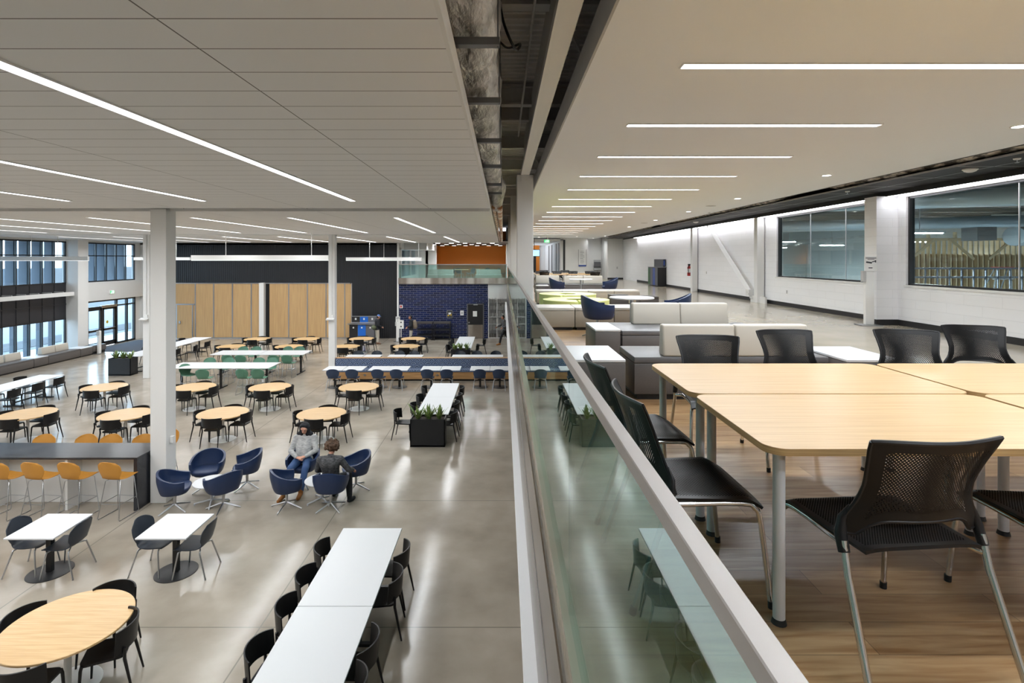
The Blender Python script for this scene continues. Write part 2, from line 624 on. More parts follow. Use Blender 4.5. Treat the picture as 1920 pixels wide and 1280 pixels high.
add_noise(M['osb'], (140, 112, 80), (190, 162, 124), (8, 1, .7), 2, 4, 'World')
M['shop_wall'] = mat('shop_wall', (176, 186, 190), .7)
M['shop_duct'] = mat('shop_duct', (182, 196, 204), .35, .3)
M['yellow'] = mat('hazard_yellow', (214, 176, 40), .5)
M['shop_dark'] = mat('shop_dark', (104, 110, 114), .7)

def glass_mat(name, tint, ior=1.45, rough=0.0, extra=0.):
    m = bpy.data.materials.new(name)
    m.use_nodes = True
    t = m.node_tree
    t.nodes.clear()
    out = t.nodes.new('ShaderNodeOutputMaterial')
    mix = t.nodes.new('ShaderNodeMixShader')
    tr = t.nodes.new('ShaderNodeBsdfTransparent')
    gl = t.nodes.new('ShaderNodeBsdfGlossy')
    ge = t.nodes.new('ShaderNodeNewGeometry')
    dt = t.nodes.new('ShaderNodeVectorMath')
    dt.operation = 'DOT_PRODUCT'
    t.links.new(ge.outputs['Normal'], dt.inputs[0])
    t.links.new(ge.outputs['Incoming'], dt.inputs[1])
    def mth(op, a, b):
        n = t.nodes.new('ShaderNodeMath')
        n.operation = op
        for i, v in enumerate((a, b)):
            if v is None:
                continue
            if isinstance(v, (int, float)):
                n.inputs[i].default_value = v
            else:
                t.links.new(v, n.inputs[i])
        return n.outputs[0]
    c = mth('ABSOLUTE', dt.outputs['Value'], None)
    f0 = ((ior - 1) / (ior + 1)) ** 2
    fac = mth('ADD', mth('MULTIPLY', mth('POWER', mth('SUBTRACT', 1., c), 5.), 1 - f0), f0)
    tr.inputs[0].default_value = srgb(tint)
    gl.inputs['Roughness'].default_value = rough
    gl.inputs[0].default_value = (.92, .97, .96, 1)
    t.links.new(fac, mix.inputs[0])
    t.links.new(tr.outputs[0], mix.inputs[1])
    t.links.new(gl.outputs[0], mix.inputs[2])
    t.links.new(mix.outputs[0], out.inputs[0])
    return m
M['rail_glass'] = glass_mat('green_tinted_glass', (200, 228, 226), 2.5)
M['window_glass'] = glass_mat('window_glass', (218, 232, 238), 1.45)
M['shop_glass'] = glass_mat('shop_window_glass', (226, 236, 236), 1.5)

# perforated black plastic: round holes where the perf attribute is 1
def perf_mat(name, col, pitch, hole, rough=.42, through=True):
    m = mat(name, col, rough, spec=.3)
    t = m.node_tree
    b = t.nodes['Principled BSDF']
    out = t.nodes['Material Output']
    uv = N(m, 'ShaderNodeTexCoord').outputs['UV']
    sp = N(m, 'ShaderNodeSeparateXYZ')
    L(m, uv, sp.inputs[0])
    def lat(off):
        x = mathn(m, 'MULTIPLY_ADD', sp.outputs[0], 1 / pitch, off)
        y = mathn(m, 'MULTIPLY_ADD', sp.outputs[1], 1 / (pitch * 1.2), off)
        x = mathn(m, 'SUBTRACT', mathn(m, 'FRACT', x), .5)
        y = mathn(m, 'SUBTRACT', mathn(m, 'FRACT', y), .5)
        return mathn(m, 'SQRT', mathn(m, 'ADD', mathn(m, 'MULTIPLY', x, x), mathn(m, 'MULTIPLY', mathn(m, 'MULTIPLY', y, y), 1.4)))
    d = mathn(m, 'MINIMUM', lat(0.), lat(.5))
    h = mathn(m, 'LESS_THAN', d, hole)
    at = N(m, 'ShaderNodeAttribute')
    at.attribute_name = 'perf'
    h = mathn(m, 'MULTIPLY', h, mathn(m, 'GREATER_THAN', at.outputs['Fac'], .5))
    tr = N(m, 'ShaderNodeBsdfTransparent' if through else 'ShaderNodeBsdfDiffuse')
    if not through:
        tr.inputs[0].default_value = (.001, .001, .001, 1)
    mix = N(m, 'ShaderNodeMixShader')
    L(m, h, mix.inputs[0])
    L(m, b.outputs[0], mix.inputs[1])
    L(m, tr.outputs[0], mix.inputs[2])
    L(m, mix.outputs[0], out.inputs[0])
    return m
M['perf'] = perf_mat('perforated_black_plastic', (13, 13, 14), .0108, .235, .42)
M['perf_seat'] = perf_mat('pierced_black_seat', (20, 20, 21), .0108, .27, .36, False)
# ================================================================ the setting
ZC = 2.52            # hall ceiling
ZU = 3.08            # upper level ceiling
XW = -23.0           # window wall
XR = 8.9             # block wall
YB = -4.0            # behind the camera
# ---- floors
struct('floor', box(BM(), -26, YB, LF - .3, 14, 37, LF), M['concrete'], label='polished concrete floor of the lower hall')
struct('floor_upper', box(BM(), .245, YB, -1.2, 9.6, 56, 0), M['concrete_up'], label='polished concrete floor of the upper level')
struct('floor_planks', box(BM(), .30, YB + .01, 0, 5.25, 33.0, .012), M['planks'], label='oak plank flooring of the upper lounge')
struct('floor_bridge', box(BM(), -6.62, YF + .12, -.35, .245, 48, 0), M['concrete_up'], label='floor of the bridge lounge')
struct('trim_1', box(BM(), .225, YB, -1.22, .245, YF, -.16), M['steel_clad'], label='steel fascia below the glass railing')
bm = BM()
box(bm, .235, YB, -.20, .30, YF, -.155)
box(bm, .222, YB, -.62, .2255, YF, -.612)
struct('trim_2', bm, M['satin'], label='steel shoe holding the railing glass')
struct('trim_3', box(BM(), .135, YB, -1.30, .245, YF, -1.22), M['bright_white'], label='white drywall edge under the balcony fascia')
struct('ceiling_under_balcony', box(BM(), .245, YB, -1.30, 9.6, YF, -1.21), M['white_ceil'], label='soffit under the balcony')
struct('wall_under_balcony', box(BM(), 7.5, YB, LF, 7.7, YF, -1.3), M['white'], label='white wall under the balcony')
# ---- hall ceiling in three bays
for i, (a, b_) in enumerate(((YB, 10.86), (11.06, 22.5), (22.62, YF + .1))):
    struct('ceiling_%d' % (i + 1), box(BM(), -25, a, ZC, -.28, b_, ZC + .12), M['panel_ceil'], label='white plank ceiling of the hall')
    x = -.28
    bm = BM()
    box(bm, x, a, ZC - .005, x + .022, b_, ZC + .06)
    box(bm, x, a, ZC + .06, x + .012, b_, ZC + .16)
    struct('trim_%d' % (4 + i), bm, M['white'], label='white edge trim of the hall ceiling')
bm = BM()
box(bm, -25, 10.86, ZC + .1, -.3, 11.06, ZC + .16)
struct('ceiling_slot', bm, M['black_metal'], label='dark slot between the ceiling bays')
bm = BM()
box(bm, -25, 11.06, ZC - .045, -.28, 11.16, ZC)
box(bm, -25, 22.5, ZC - .025, -.28, 22.62, ZC + .1)
struct('trim_7', bm, M['white'], label='shallow bulkhead between the ceiling bays')
# ---- upper ceiling
struct('ceiling_upper', box(BM(), .72, YB, ZU, 7.24, 42, ZU + .14), M['white_ceil'], label='white gypsum ceiling of the upper level')
struct('trim_8', box(BM(), .70, YB, ZU - .002, .72, 42, ZU + .26), M['grey_wall'], label='grey edge of the upper ceiling')
struct('ceiling_black', box(BM(), 7.44, YB, 3.0, XR, 39.4, 3.03), M['black_tile'], label='black tile ceiling strip beside the block wall')
bm = BM()
box(bm, 7.24, YB, 3.7, 8.6, 40, 3.75)
box(bm, 7.26, YB, ZU, 7.30, 40, 3.7)
struct('ceiling_plenum', bm, M['black_metal'], label='dark plenum over the ceiling gap')
# ---- roof deck over everything
bm = BM()
x0, x1, z = -1.6, 1.7, 4.28
n = int((YF + 14 - YB) / .075)
prev = None
for i in range(n):
    y = YB + i * .075
    zz = z + (.05 if i % 2 else 0)
    a, b2 = bm.verts.new((x0, y, zz)), bm.verts.new((x1, y, zz))
    c, d = bm.verts.new((x0, y + .05, zz)), bm.verts.new((x1, y + .05, zz))
    bm.faces.new((a, b2, d, c))
    if prev:
        bm.faces.new((prev[0], prev[1], b2, a))
    prev = (c, d)
struct('ceiling_deck', bm, M['deck'], label='corrugated steel roof deck over the slot')
struct('ceiling_roof', box(BM(), -26, YB - .2, 4.36, 24, 57, 4.5), M['dark_steel'], label='roof slab')
bm = BM()  # added white panels that stop light escaping and bounce it into the slot
box(bm, 1.62, YB, ZU + .14, 1.66, YF + 12, 4.28)
box(bm, -1.6, YB, ZC + .12, -1.56, YF, 4.28)
struct('plenum_bounce_panels', bm, M['white'], label='added pale panels bouncing light back into the roof slot')
# ---- walls
struct('wall_back', box(BM(), -26, YB - .2, LF, 24, YB, 4.36), M['white'], label='white wall behind the viewer')
struct('wall_far_left', box(BM(), -25, YF, 2.4, -6.7, YF + .3, 4.36), M['white'], label='wall above the dark panels')
bm = BM()
box(bm, -20.9, YF, -.02, -9.68, YF + .25, ZC)
box(bm, -9.68, YF, LF, -6.62, YF + .25, ZC)
box(bm, -22.9, YF + .08, LF, -9.68, YF + .25, -.02)
struct('wall_far', bm, M['corrugated'], label='black corrugated metal wall')
struct('wall_corner', box(BM(), XW - .2, YF, LF, -20.9, YF + .25, ZC), M['white'], label='white wall in the far left corner')
struct('wall_brick', box(BM(), -6.6, YF, LF, -.95, YF + .15, -.075), M['brick'], label='dark blue glazed brick wall')
struct('trim_9', box(BM(), -6.70, YF - .06, LF, -6.60, YF + .2, ZC), M['white'], label='white vertical edge between black wall and blue brick')
struct('trim_10', box(BM(), -6.6, YF - .14, -.075, .3, YF + .14, .30), M['steel_light'], label='brushed steel band below the bridge railing')
bm = BM()
box(bm, -.95, YF, -.98, 7.6, YF + .15, -.075)
struct('wall_shop_header', bm, M['white'], label='white panel over the security grille')
bm = BM()
box(bm, -.95, YF + 2.2, LF, 7.6, YF + 2.4, -.9)
struct('wall_shop', bm, M['grey_wall'], label='back wall of the closed shop')
struct('wall_far_lower_right', box(BM(), 1.1, YF, LF, 7.6, YF + .15, -.98), M['brick'], label='blue brick wall under the balcony')
# right block wall with openings for two windows
bm = BM()
def wallX(bm, x0, x1, y0, y1, z0, z1, holes):
    ys = sorted({y0, y1, *[h[0] for h in holes], *[h[1] for h in holes]})
    for a, b_ in zip(ys, ys[1:]):
        hs = [h for h in holes if h[0] <= a and h[1] >= b_]
        if not hs:
            box(bm, x0, a, z0, x1, b_, z1)
            continue
        zz = z0
        for h in sorted(hs, key=lambda h: h[2]):
            if h[2] > zz:
                box(bm, x0, a, zz, x1, b_, h[2])
            zz = h[3]
        if zz < z1:
            box(bm, x0, a, zz, x1, b_, z1)
WA = (12.42, 17.35, .90, 2.86)
WB = (4.6, 11.78, .90, 2.86)
wallX(bm, XR, XR + .2, YB, 39.6, 0, 2.93, (WA, WB))
box(bm, 8.42, 12.02, 0, XR, 12.42, 2.9)          # pier between the windows
struct('wall_right', bm, M['block'], label='white painted block wall with two windows')
struct('wall_right_top', box(BM(), XR, YB, 2.93, XR + .2, 42, 4.36), M['black_metal'], label='wall above the black ceiling')
bm = BM()
box(bm, XR - .015, YB, 0, XR, 12.02, .125)
box(bm, 8.405, 12.005, 0, XR, 12.02, .125)
box(bm, 8.405, 12.02, 0, 8.42, 12.435, .125)
box(bm, XR - .015, 12.42, 0, XR, 35.4, .125)
struct('baseboard_right', bm, M['base_black'], label='black rubber baseboard along the block wall')
# far end of the upper level
bm = BM()
box(bm, 4.55, 40.3, 0, 6.42, 40.6, ZU + .1)         # face with the directory board
box(bm, 6.25, 40.3, 0, 6.42, 42.0, ZU + .1)
box(bm, 6.42, 42.0, 0, 7.9, 42.2, ZU + .1)
box(bm, 7.75, 39.5, 0, 9.5, 39.7, ZU + .1)
box(bm, 7.75, 39.7, 0, 7.9, 42.0, ZU + .1)
struct('wall_far_upper', bm, M['white'], label='white walls at the far end of the upper level')
bm = BM()
box(bm, 4.55, 40.28, 0, 6.43, 40.3, .12)
box(bm, 6.42, 41.98, 0, 7.75, 42.0, .12)
box(bm, 7.74, 39.48, 0, 9.0, 39.5, .12)
struct('baseboard_far', bm, M['base_black'], label='black baseboard at the far end of the upper level')
bm = BM()
box(bm, 4.35, 40.4, 0, 4.55, 55, ZU)
box(bm, .25, 54.8, 0, 4.6, 55, ZU)
box(bm, .25, 40.4, 2.9, 4.6, 55, 3.0)
struct('wall_corridor', bm, M['white'], label='white corridor walls beyond the lounge')
bm = BM()
for y in (41.2, 43.2, 47.0, 50.0):
    box(bm, 4.33, y, 0, 4.35, y + .7, 2.75)
box(bm, 4.545, 40.27, 0, 4.70, 40.30, 2.95)
struct('window_3', bm, M['black_frame'], label='dark glazed slots along the corridor')
# bridge level: glazed room, orange wall, dark ceiling
struct('wall_orange', box(BM(), -7.0, 46, 0, .3, 46.2, 3.9), M['orange_wall'], label='orange wall behind the bridge lounge')
struct('wall_orange_return', box(BM(), -5.8, 40, 0, -5.6, 46, 3.9), M['orange_wall'], label='orange side wall of the bridge lounge')
struct('wall_bridge_right', box(BM(), .25, YF + 6.8, 0, .45, 46.2, 3.9), M['white'], label='wall at the right of the bridge lounge')
bm = BM()
box(bm, -6.7, YF + .3, 0, -6.5, 40, .35)
box(bm, -6.7, YF + .3, 2.12, -6.5, 40, 2.6)
box(bm, -6.7, 37.6, .35, -6.5, 37.75, 2.2)
box(bm, -6.7, YF + .3, .35, -6.5, YF + .45, 2.2)
box(bm, -6.5, YF + 1.2, 2.12, -5.0, 40, 2.62)
box(bm, -6.7, 40, 0, -5.0, 40.2, 2.6)
struct('wall_bridge_left', bm, M['white'], label='white glazed partition at the left of the bridge')
struct('window_4', box(BM(), -6.62, YF + .45, .35, -6.58, 40, 2.12), M['window_glass'], label='glazing at the left of the bridge')
struct('ceiling_bridge', box(BM(), -6.9, YF + .3, 2.64, .7, 48, 2.7), M['black_metal'], label='black open ceiling over the bridge lounge')
struct('wall_hall_upper_far', box(BM(), -25, YF + .1, ZC + .12, -.28, YF + .3, 4.36), M['white'], label='wall over the hall ceiling')

bm = BM()
box(bm, -7.4, YF + .3, -.3, -7.2, 48, 4.36)
box(bm, -26, 56.8, LF, 24, 57, 4.36)
box(bm, -1.1, YF + .15, LF, -.95, YF + 2.4, -.35)
box(bm, 7.6, YF, LF, 7.7, YF + 2.4, -.35)
box(bm, 9.6, 39.7, -.2, 9.8, 57, 4.36)
struct('wall_outer', bm, M['grey_wall'], label='outer walls behind the shop and the bridge lounge')
# ---- left window wall
def frame_window(name, label, y0, y1, z0, z1, ys, zs, fin_d, glass='window_glass', fz=None, xw=XW):
    """opening in the x = xw wall with frame, mullions, panes and outside fins"""
    bm = BM()
    for a, b_ in ((z0, z0 + .07), (z1 - .07, z1)):
        box(bm, xw - .06, y0, a, xw + .025, y1, b_)
    for a, b_ in ((y0, y0 + .06), (y1 - .06, y1)):
        box(bm, xw - .06, a, z0, xw + .025, b_, z1)
    o = struct(name, bm, M['black_frame'], label=label)
    for y in ys:
        obj('mullion', box(BM(), xw - .06, y - .025, z0, xw + .028, y + .025, z1), M['black_frame'], o)
    for z_ in zs:
        obj('transom', box(BM(), xw - .055, y0, z_ - .025, xw + .02, y1, z_ + .025), M['black_frame'], o)
    obj('pane', box(BM(), xw - .03, y0, z0, xw - .02, y1, z1), M[glass], o)
    if fin_d:
        for y in ys:
            obj('fin', box(BM(), xw - .13 - fin_d, y - .025, z0, xw - .10, y + .025, z1), M['fin'], o)
    return o
pitch = .715
y_end = 28.05
ys1 = [y_end - pitch * k for k in range(1, 20)]
yA0, yA1 = y_end - pitch * 20, y_end
frame_window('window_5', 'upper band of hall windows with vertical fins outside', yA0, yA1, .2, 2.42, ys1, [1.68], .38)
frame_window('window_6', 'lower band of hall windows looking onto the street', yA0, yA1, LF + .1, -1.6, ys1, [], .16)
frame_window('window_7', 'upper windows over the entrance with vertical fins outside', 29.35, 33.3, .2, 2.42, [29.35 + .79 * k for k in range(1, 5)], [1.68], .42)
bm = BM()
wallX(bm, XW - .2, XW, YB, YF + .2, LF, 4.36, ((yA0, yA1, LF + .1, 2.42), (29.35, 33.3, .2, 2.42), (29.35, 33.3, LF, -.84)))
struct('wall_left', bm, M['white'], label='white wall around the hall windows')
bm = BM()
box(bm, XW - .1, yA0, -1.6, XW + .02, yA1, .2)
for y in ys1:
    box(bm, XW, y - .03, -1.6, XW + .045, y + .03, .2)
box(bm, XW, yA0, -.9, XW + .04, yA1, -.84)
struct('wall_left_spandrel', bm, M['spandrel'], label='dark spandrel band between the window rows')
bm = BM()
box(bm, XW, 28.05, LF, -22.35, 28.75, ZC)
struct('wall_left_pier', bm, M['white'], label='white pier between windows and entrance')
bm = BM()
box(bm, XW, 28.75, -.84, -22.75, 33.8, .2)
struct('wall_entrance_soffit', bm, M['white'], label='white bulkhead over the entrance')
# entrance glazing with a pair of doors
bm = BM()
for y in (29.38, 31.72, 32.6, 33.26):
    box(bm, XW - .08, y - .05, LF, XW + .05, y + .05, -.84)
for z_ in (-1.24, -.9):
    box(bm, XW - .08, 29.35, z_ - .04, XW + .05, 33.3, z_ + .04)
box(bm, XW - .08, 31.75, LF, XW + .05, 33.3, LF + .1)
d1 = struct('door_1', bm, M['black_frame'], label='dark framed glass entrance with a pair of doors')
for y0_, y1_ in ((29.45, 30.55), (30.6, 31.66)):
    bm = BM()
    for a, b_ in ((y0_, y0_ + .13), (y1_ - .13, y1_)):
        box(bm, XW - .06, a, LF + .02, XW + .03, b_, -1.28)
    for a, b_ in ((LF + .02, LF + .28), (-1.42, -1.28), (-2.62, -2.5)):
        box(bm, XW - .06, y0_, a, XW + .03, y1_, b_)
    lf_ = obj('door_leaf', bm, M['black_frame'], d1)
    obj('pane', box(BM(), XW - .02, y0_ + .1, LF + .2, XW - .01, y1_ - .1, -1.3), M['window_glass'], lf_)
    obj('push_bar', tube(BM(), [(XW + .09, y0_ + .14, -2.5), (XW + .09, y1_ - .14, -2.5)], .018), M['satin'], lf_)
obj('pane', box(BM(), XW - .02, 31.75, LF + .1, XW - .01, 33.3, -.84), M['window_glass'], d1)
obj('transom_pane', box(BM(), XW - .02, 29.4, -1.24, XW - .01, 31.75, -.84), M['window_glass'], d1)
obj('door_operator', box(BM(), XW + .03, 30.4, -1.3, XW + .14, 31.6, -1.16), M['satin'], d1, label='grey automatic opener box over the doors')
obj('door_sign', lathe(BM(), [(0, 0), (.09, 0), (.09, .006), (0, .006)], 20), M['yellow'], d1, loc=(XW + .0, 31.0, -2.15)).rotation_euler = (0, pi / 2, 0)

# ---- outside
struct('ground_outside', box(BM(), -120, -30, LF - .4, XW - .2, 140, LF - .12), M['ground'], label='bright paving outside the windows')
bm = BM()
for (x, y, sx, sy, h) in ((-72, 62, 8, 14, 3.2), (-78, 104, 8, 30, 3.4), (-70, 34, 8, 9, 3.0)):
    box(bm, x - sx, y - sy / 2, LF, x, y + sy / 2, LF + h)
struct('building_outside', bm, M['house'], label='pale buildings across the street')
struct('road_outside', box(BM(), -56, -30, LF - .12, -42, 140, LF - .09), M['road'], label='grey street outside the windows')
struct('road_path', box(BM(), -30, -30, LF - .12, -27.5, 140, LF - .1), M['road'], label='grey path outside the windows')
# ---- workshop behind the block wall
struct('floor_workshop', box(BM(), XR + .2, YB, LF - .1, 24, 44, LF), M['concrete'], label='floor of the workshop behind the windows')
struct('wall_workshop_far', box(BM(), XR + .2, 41.8, LF, 24, 42, 4.4), M['shop_wall'], label='far wall of the workshop')
struct('wall_workshop_right', box(BM(), 23.8, YB, LF, 24, 42, 4.4), M['shop_wall'], label='right wall of the workshop')
bm = BM()
for y in [YB + 1.5 * k for k in range(30)]:
    box(bm, XR + .2, y, 3.55, 23.8, y + .12, 3.85)
box(bm, XR + .2, YB, 3.85, 23.8, 41.8, 3.9)
struct('ceiling_workshop', bm, M['shop_dark'], label='steel joists over the workshop')
for nm, W_, label, nmul in (('window_1', WA, 'interior window overlooking the pale workshop wall', (14.0, 15.6)), ('window_2', WB, 'interior window overlooking the timber framing', (6.9, 9.3))):
    y0_, y1_, z0_, z1_ = W_
    bm = BM()
    for a, b_ in ((z0_, z0_ + .05), (z1_ - .04, z1_)):
        box(bm, XR + .05, y0_, a, XR + .16, y1_, b_)
    for a, b_ in ((y0_, y0_ + .05), (y1_ - .05, y1_)):
        box(bm, XR + .05, a, z0_, XR + .16, b_, z1_)
    o = struct(nm, bm, M['black_frame'], label=label)
    obj('sill', box(BM(), XR - .03, y0_ - .03, z0_ - .03, XR + .17, y1_ + .03, z0_ + .012), M['white'], o)
    obj('pane', box(BM(), XR + .10, y0_, z0_, XR + .112, y1_, z1_), M['shop_glass'], o)
    for y in nmul:
        obj('glass_joint', box(BM(), XR + .095, y - .008, z0_, XR + .117, y + .008, z1_), M['grey_metal'], o)

# ---- columns
def column(x, y, z0, z1, label, wd=.34):
    bm = BM()
    h = wd / 2
    t = .02
    box(bm, x - h, y - h, z0, x + h, y + h, z1, .008, 1)
    o = obj('column', bm, M['white_steel'])
    o['kind'] = 'structure'
    o['label'] = label
    return o
column(-7.07, 11.1, LF, ZC, 'large white square column beside the bar counter', .33)
column(-7.20, 22.55, LF, ZC, 'slim white column at the left end of the banquette', .27)
column(-15.0, 22.55, LF, ZC, 'slim white column left of the large white column', .27)
column(-15.2, YF - .1, LF, 0, 'white column between the oak partition panels', .30)
column(.46, 11.2, 0, 3.23, 'white column behind the railing, nearest', .34)
column(.50, 22.6, 0, 4.2, 'white column behind the railing, second', .36)
column(.50, 33.9, 0, 4.2, 'white column behind the railing, farthest', .36)
column(8.74, 18.2, 0, 2.9, 'white steel column between brace and window', .24)
column(8.74, 24.4, 0, 2.9, 'white steel column right of the fire extinguisher', .24)
bm = BM()
tube(bm, [(8.72, 22.6, 2.9), (8.72, 18.75, .28)], .10, 4)
br = obj('diagonal_brace', bm, M['white_steel'])
br['kind'] = 'structure'
br['label'] = 'white diagonal steel brace on the block wall'
bm = BM()
box(bm, 8.70, 17.7, 0, 8.76, 18.75, .22)
for k in range(4):
    box(bm, 8.60, 18.55 + k * .08, .12 + k * .06, 8.82, 18.60 + k * .08, .17 + k * .06)
box(bm, 8.62, 18.7, .2, 8.82, 18.95, .42)
obj('gusset_plate', bm, M['white_steel'], br)
# small bracket and conduit on the columns
bm = BM()
box(bm, -6.90, 11.05, -.8 + LF + 2.0, -6.84, 11.12, LF + 1.33)
struct('trim_11', bm, M['white'], label='switch box on the large column')
for (x, y, lab) in ((-15.0, 22.55, 'left'), (-7.2, 22.55, 'right')):
    bm = BM()
    tube(bm, [(x + .02, y - .16, ZC), (x + .02, y - .16, -.9)], .015)
    o = thing('wall_speaker', 'white hooded access point on the slim column, ' + ('left of the big column' if lab == 'left' else 'at the banquette'), 'access point', (0, 0, 0), 0, None)
    obj('conduit', bm, M['white_steel'], o)
    bm = BM()
    obox(bm, (x - .03, y - .24, -1.02), (.32, .2, .05), (.25, 0, 0), .01)
    box(bm, x - .05, y - .2, -1.0, x + .1, y - .13, -.85)
    obj('hood', bm, M['white_steel'], o)

# ---- steel in the slot above the railing
bm = BM()
box(bm, .375, YB, 3.22, .545, 11.4, 3.30)
o = tag(obj('steel_beam', bm, M['white_steel']), 'long white painted beam running above the railing', 'beam')
obj('web', box(BM(), .455, YB, 3.3, .465, 11.4, 4.1), M['dark_steel'], o)
obj('end_plate', box(BM(), .38, 11.0, 3.1, .54, 11.04, 3.22), M['white_steel'], o)
bm = BM()
for y in (5.1, 8.4, 9.35, 11.7, 14.5, 17.5, 20.5, 23.5, 26.5, 29.5):
    box(bm, -1.5, y, 3.92, 1.6, y + .16, 3.95)
    box(bm, -1.5, y + .07, 3.95, 1.6, y + .09, 4.22)
    box(bm, -1.5, y, 4.2, 1.6, y + .16, 4.24)
struct('ceiling_joists', bm, M['dark_steel'], label='steel joists crossing the roof slot')
bm = BM()
for y in (5.1, 8.4, 11.7):
    tube(bm, [(.5, y, 3.95), (1.2, y + 1.2, 3.35)], .02, 6)
tube(bm, [(.30, 0, 3.9), (.30, 10.5, 3.9)], .015, 6)
struct('ceiling_bracing', bm, M['dark_steel'], label='angle braces and pipes under the roof deck')
# insulated duct
bm = BM()
random.seed(3)
rings = []
seg = 22
for i in range(150):
    y = YB + .1 + i * .1
    if y > 10.75:
        break
    sag = .03 * sin(y * 4.2) + .02 * sin(y * 9.1 + 1)
    ring = []
    pinch = 1 - .05 * max(0, cos((y - 3.2) * 2 * pi / 1.5)) ** 8
    for k in range(seg):
        a = 2 * pi * k / seg
        rr_ = (.24 + sag * .4 + random.uniform(-.007, .007)) * pinch
        ca, sa = cos(a), sin(a)
        q = (abs(ca) ** 3.2 + abs(sa) ** 3.2) ** (-1 / 3.2)
        ring.append(bm.verts.new((-.27 + rr_ * ca * q, y, 3.04 + rr_ * sa * q)))
    rings.append(ring)
for A, B in zip(rings, rings[1:]):
    for k in range(seg):
        bm.faces.new((A[k], A[(k + 1) % seg], B[(k + 1) % seg], B[k]))
bm.faces.new(rings[0]); bm.faces.new(rings[-1])
duct = tag(obj('insulated_duct', bm, M['foil'], smooth=60), 'foil wrapped duct running along the ceiling edge', 'duct')
bm = BM()
tube(bm, [(-.27, 10.6, 3.02), (-.10, 11.0, 3.0), (-.12, 11.4, 2.78), (-.13, 11.9, 2.64)], [.2, .17, .14, .10], 14, smoothpts=4)
obj('elbow', bm, M['foil'], duct, smooth=60)
hang = None
for y in (3.17, 4.34, 5.8, 7.4, 9.2, 10.4):
    if hang is None:
        hang = thing('duct_hanger', '', 'bracket')
        obj('strut', box(BM(), -.30, -.03, 2.745, -.02, .03, 2.79), M['galv'], hang)
        obj('threaded_rod', tube(BM(), [(-.03, 0, 2.74), (-.03, 0, 4.2)], .005, 6), M['galv'], hang)
        H = Proto(hang, 'bracket')
        H.names = iter(('nearest to the top of the picture', 'second from the top', 'third from the top', 'fourth from the top', 'fifth from the top', 'farthest, just before the pipes'))
    H.put(0, y, 0, 0, 'galvanised strut under the foil duct, ' + next(H.names), 'duct hangers along the slot')
for x, r_, lab in ((-.20, .045, 'left'), (-.075, .065, 'right')):
    bm = BM()
    tube(bm, [(x, 11.6, 2.62), (x, 33.2, 2.62)], r_, 12)
    tag(obj('insulated_pipe', bm, M['pipe_wrap'], smooth=60), '%s of the two wrapped pipes leading away beside the hall ceiling' % lab, 'pipe')
bm = BM()
tube(bm, [(-.02, 4.5, 4.2), (-.02, 4.5, 3.6), (.1, 4.6, 3.3), (.16, 5.0, 3.5), (.05, 5.6, 3.7), (-.05, 5.9, 3.9)], .012, 6, smoothpts=6)
tag(obj('loose_cable', bm, M['black_plastic'], smooth=60), 'dark loose cable looping in the roof slot', 'cable')
# foil ducts seen in the gap beside the black ceiling
for i, (a, b_, lab) in enumerate(((4.5, 12.5, 'nearer'), (13.5, 26.0, 'middle'), (26.6, 38.5, 'farther'))):
    bm = BM()
    pts = [(7.55 + .03 * sin(k * 1.7 + i), a + (b_ - a) * k / 14, 3.22 + .02 * sin(k * 2.3)) for k in range(15)]
    tube(bm, pts, [.05] + [.17] * 13 + [.05], 12)
    tag(obj('flexible_duct', bm, M['foil_dark'], smooth=60), lab + ' crumpled foil duct in the gap over the black ceiling', 'duct', 'foil ducts over the black ceiling')

# ---- railing: glass panels under a steel cap, one balustrade
rail = thing('glass_railing', 'glass balustrade with flat steel top rail along the upper floor edge', 'railing')
obj('top_rail', box(BM(), .2645, YB + .1, 1.037, .298, 33.4, 1.07, .002, 1), M['brushed'], rail, label='flat brushed steel handrail')
y = 2.22 - 1.84 * 3
while y < 33:
    y1_ = min(y + 1.84, 33.4)
    obj('glass_panel', box(BM(), .275, max(y, YB + .1) + .004, -.17, .287, y1_ - .004, 1.04), M['rail_glass'], rail)
    y += 1.84
rail2 = thing('bridge_railing', 'glass balustrade of the bridge over the blue brick wall', 'railing')
obj('top_rail', box(BM(), -6.6, YF - .08, 1.13, .26, YF - .04, 1.18), M['brushed'], rail2)
for k in range(4):
    obj('glass_panel', box(BM(), -6.6 + k * 1.71 + .004, YF - .066, .25, -6.6 + (k + 1) * 1.71 - .004, YF - .054, 1.14), M['rail_glass'], rail2)

# ---- wooden folding partition
part = thing('folding_partition', 'oak veneered folding partition wall under the dark panels', 'partition')
seams = [270.5, 327, 367, 401.5, 436.5, 472, 497]
seams2 = [505, 542, 577, 612, 647, 660]
for ss in (seams, seams2):
    for a, b_ in zip(ss, ss[1:]):
        xa, xb = (a - 943) * YF / F, (b_ - 943) * YF / F
        obj('panel', box(BM(), xa + .02, YF - .02, LF + .06, xb - .02, YF + .06, -.06), M['wood_wall'], part)
        obj('edge_strip', box(BM(), xb - .045, YF - .035, LF + .02, xb + .02, YF + .05, -.03), M['satin'], part)
obj('head_track', box(BM(), -22.7, YF - .04, -.06, -9.68, YF + .05, -.01), M['satin'], part)
obj('bottom_track', box(BM(), -22.7, YF - .03, LF, -9.68, YF + .05, LF + .06), M['satin'], part)
bm = BM()
xa, xb, zt = (331 - 943) * YF / F, (362.5 - 943) * YF / F, LF + 2.13
for a, b_ in ((xa, xa + .06), (xb - .06, xb)):
    box(bm, a, YF - .05, LF, b_, YF - .01, zt)
box(bm, xa - .04, YF - .05, zt - .02, xb + .1, YF - .01, zt + .06)
dr = obj('pass_door', bm, M['satin'], part)
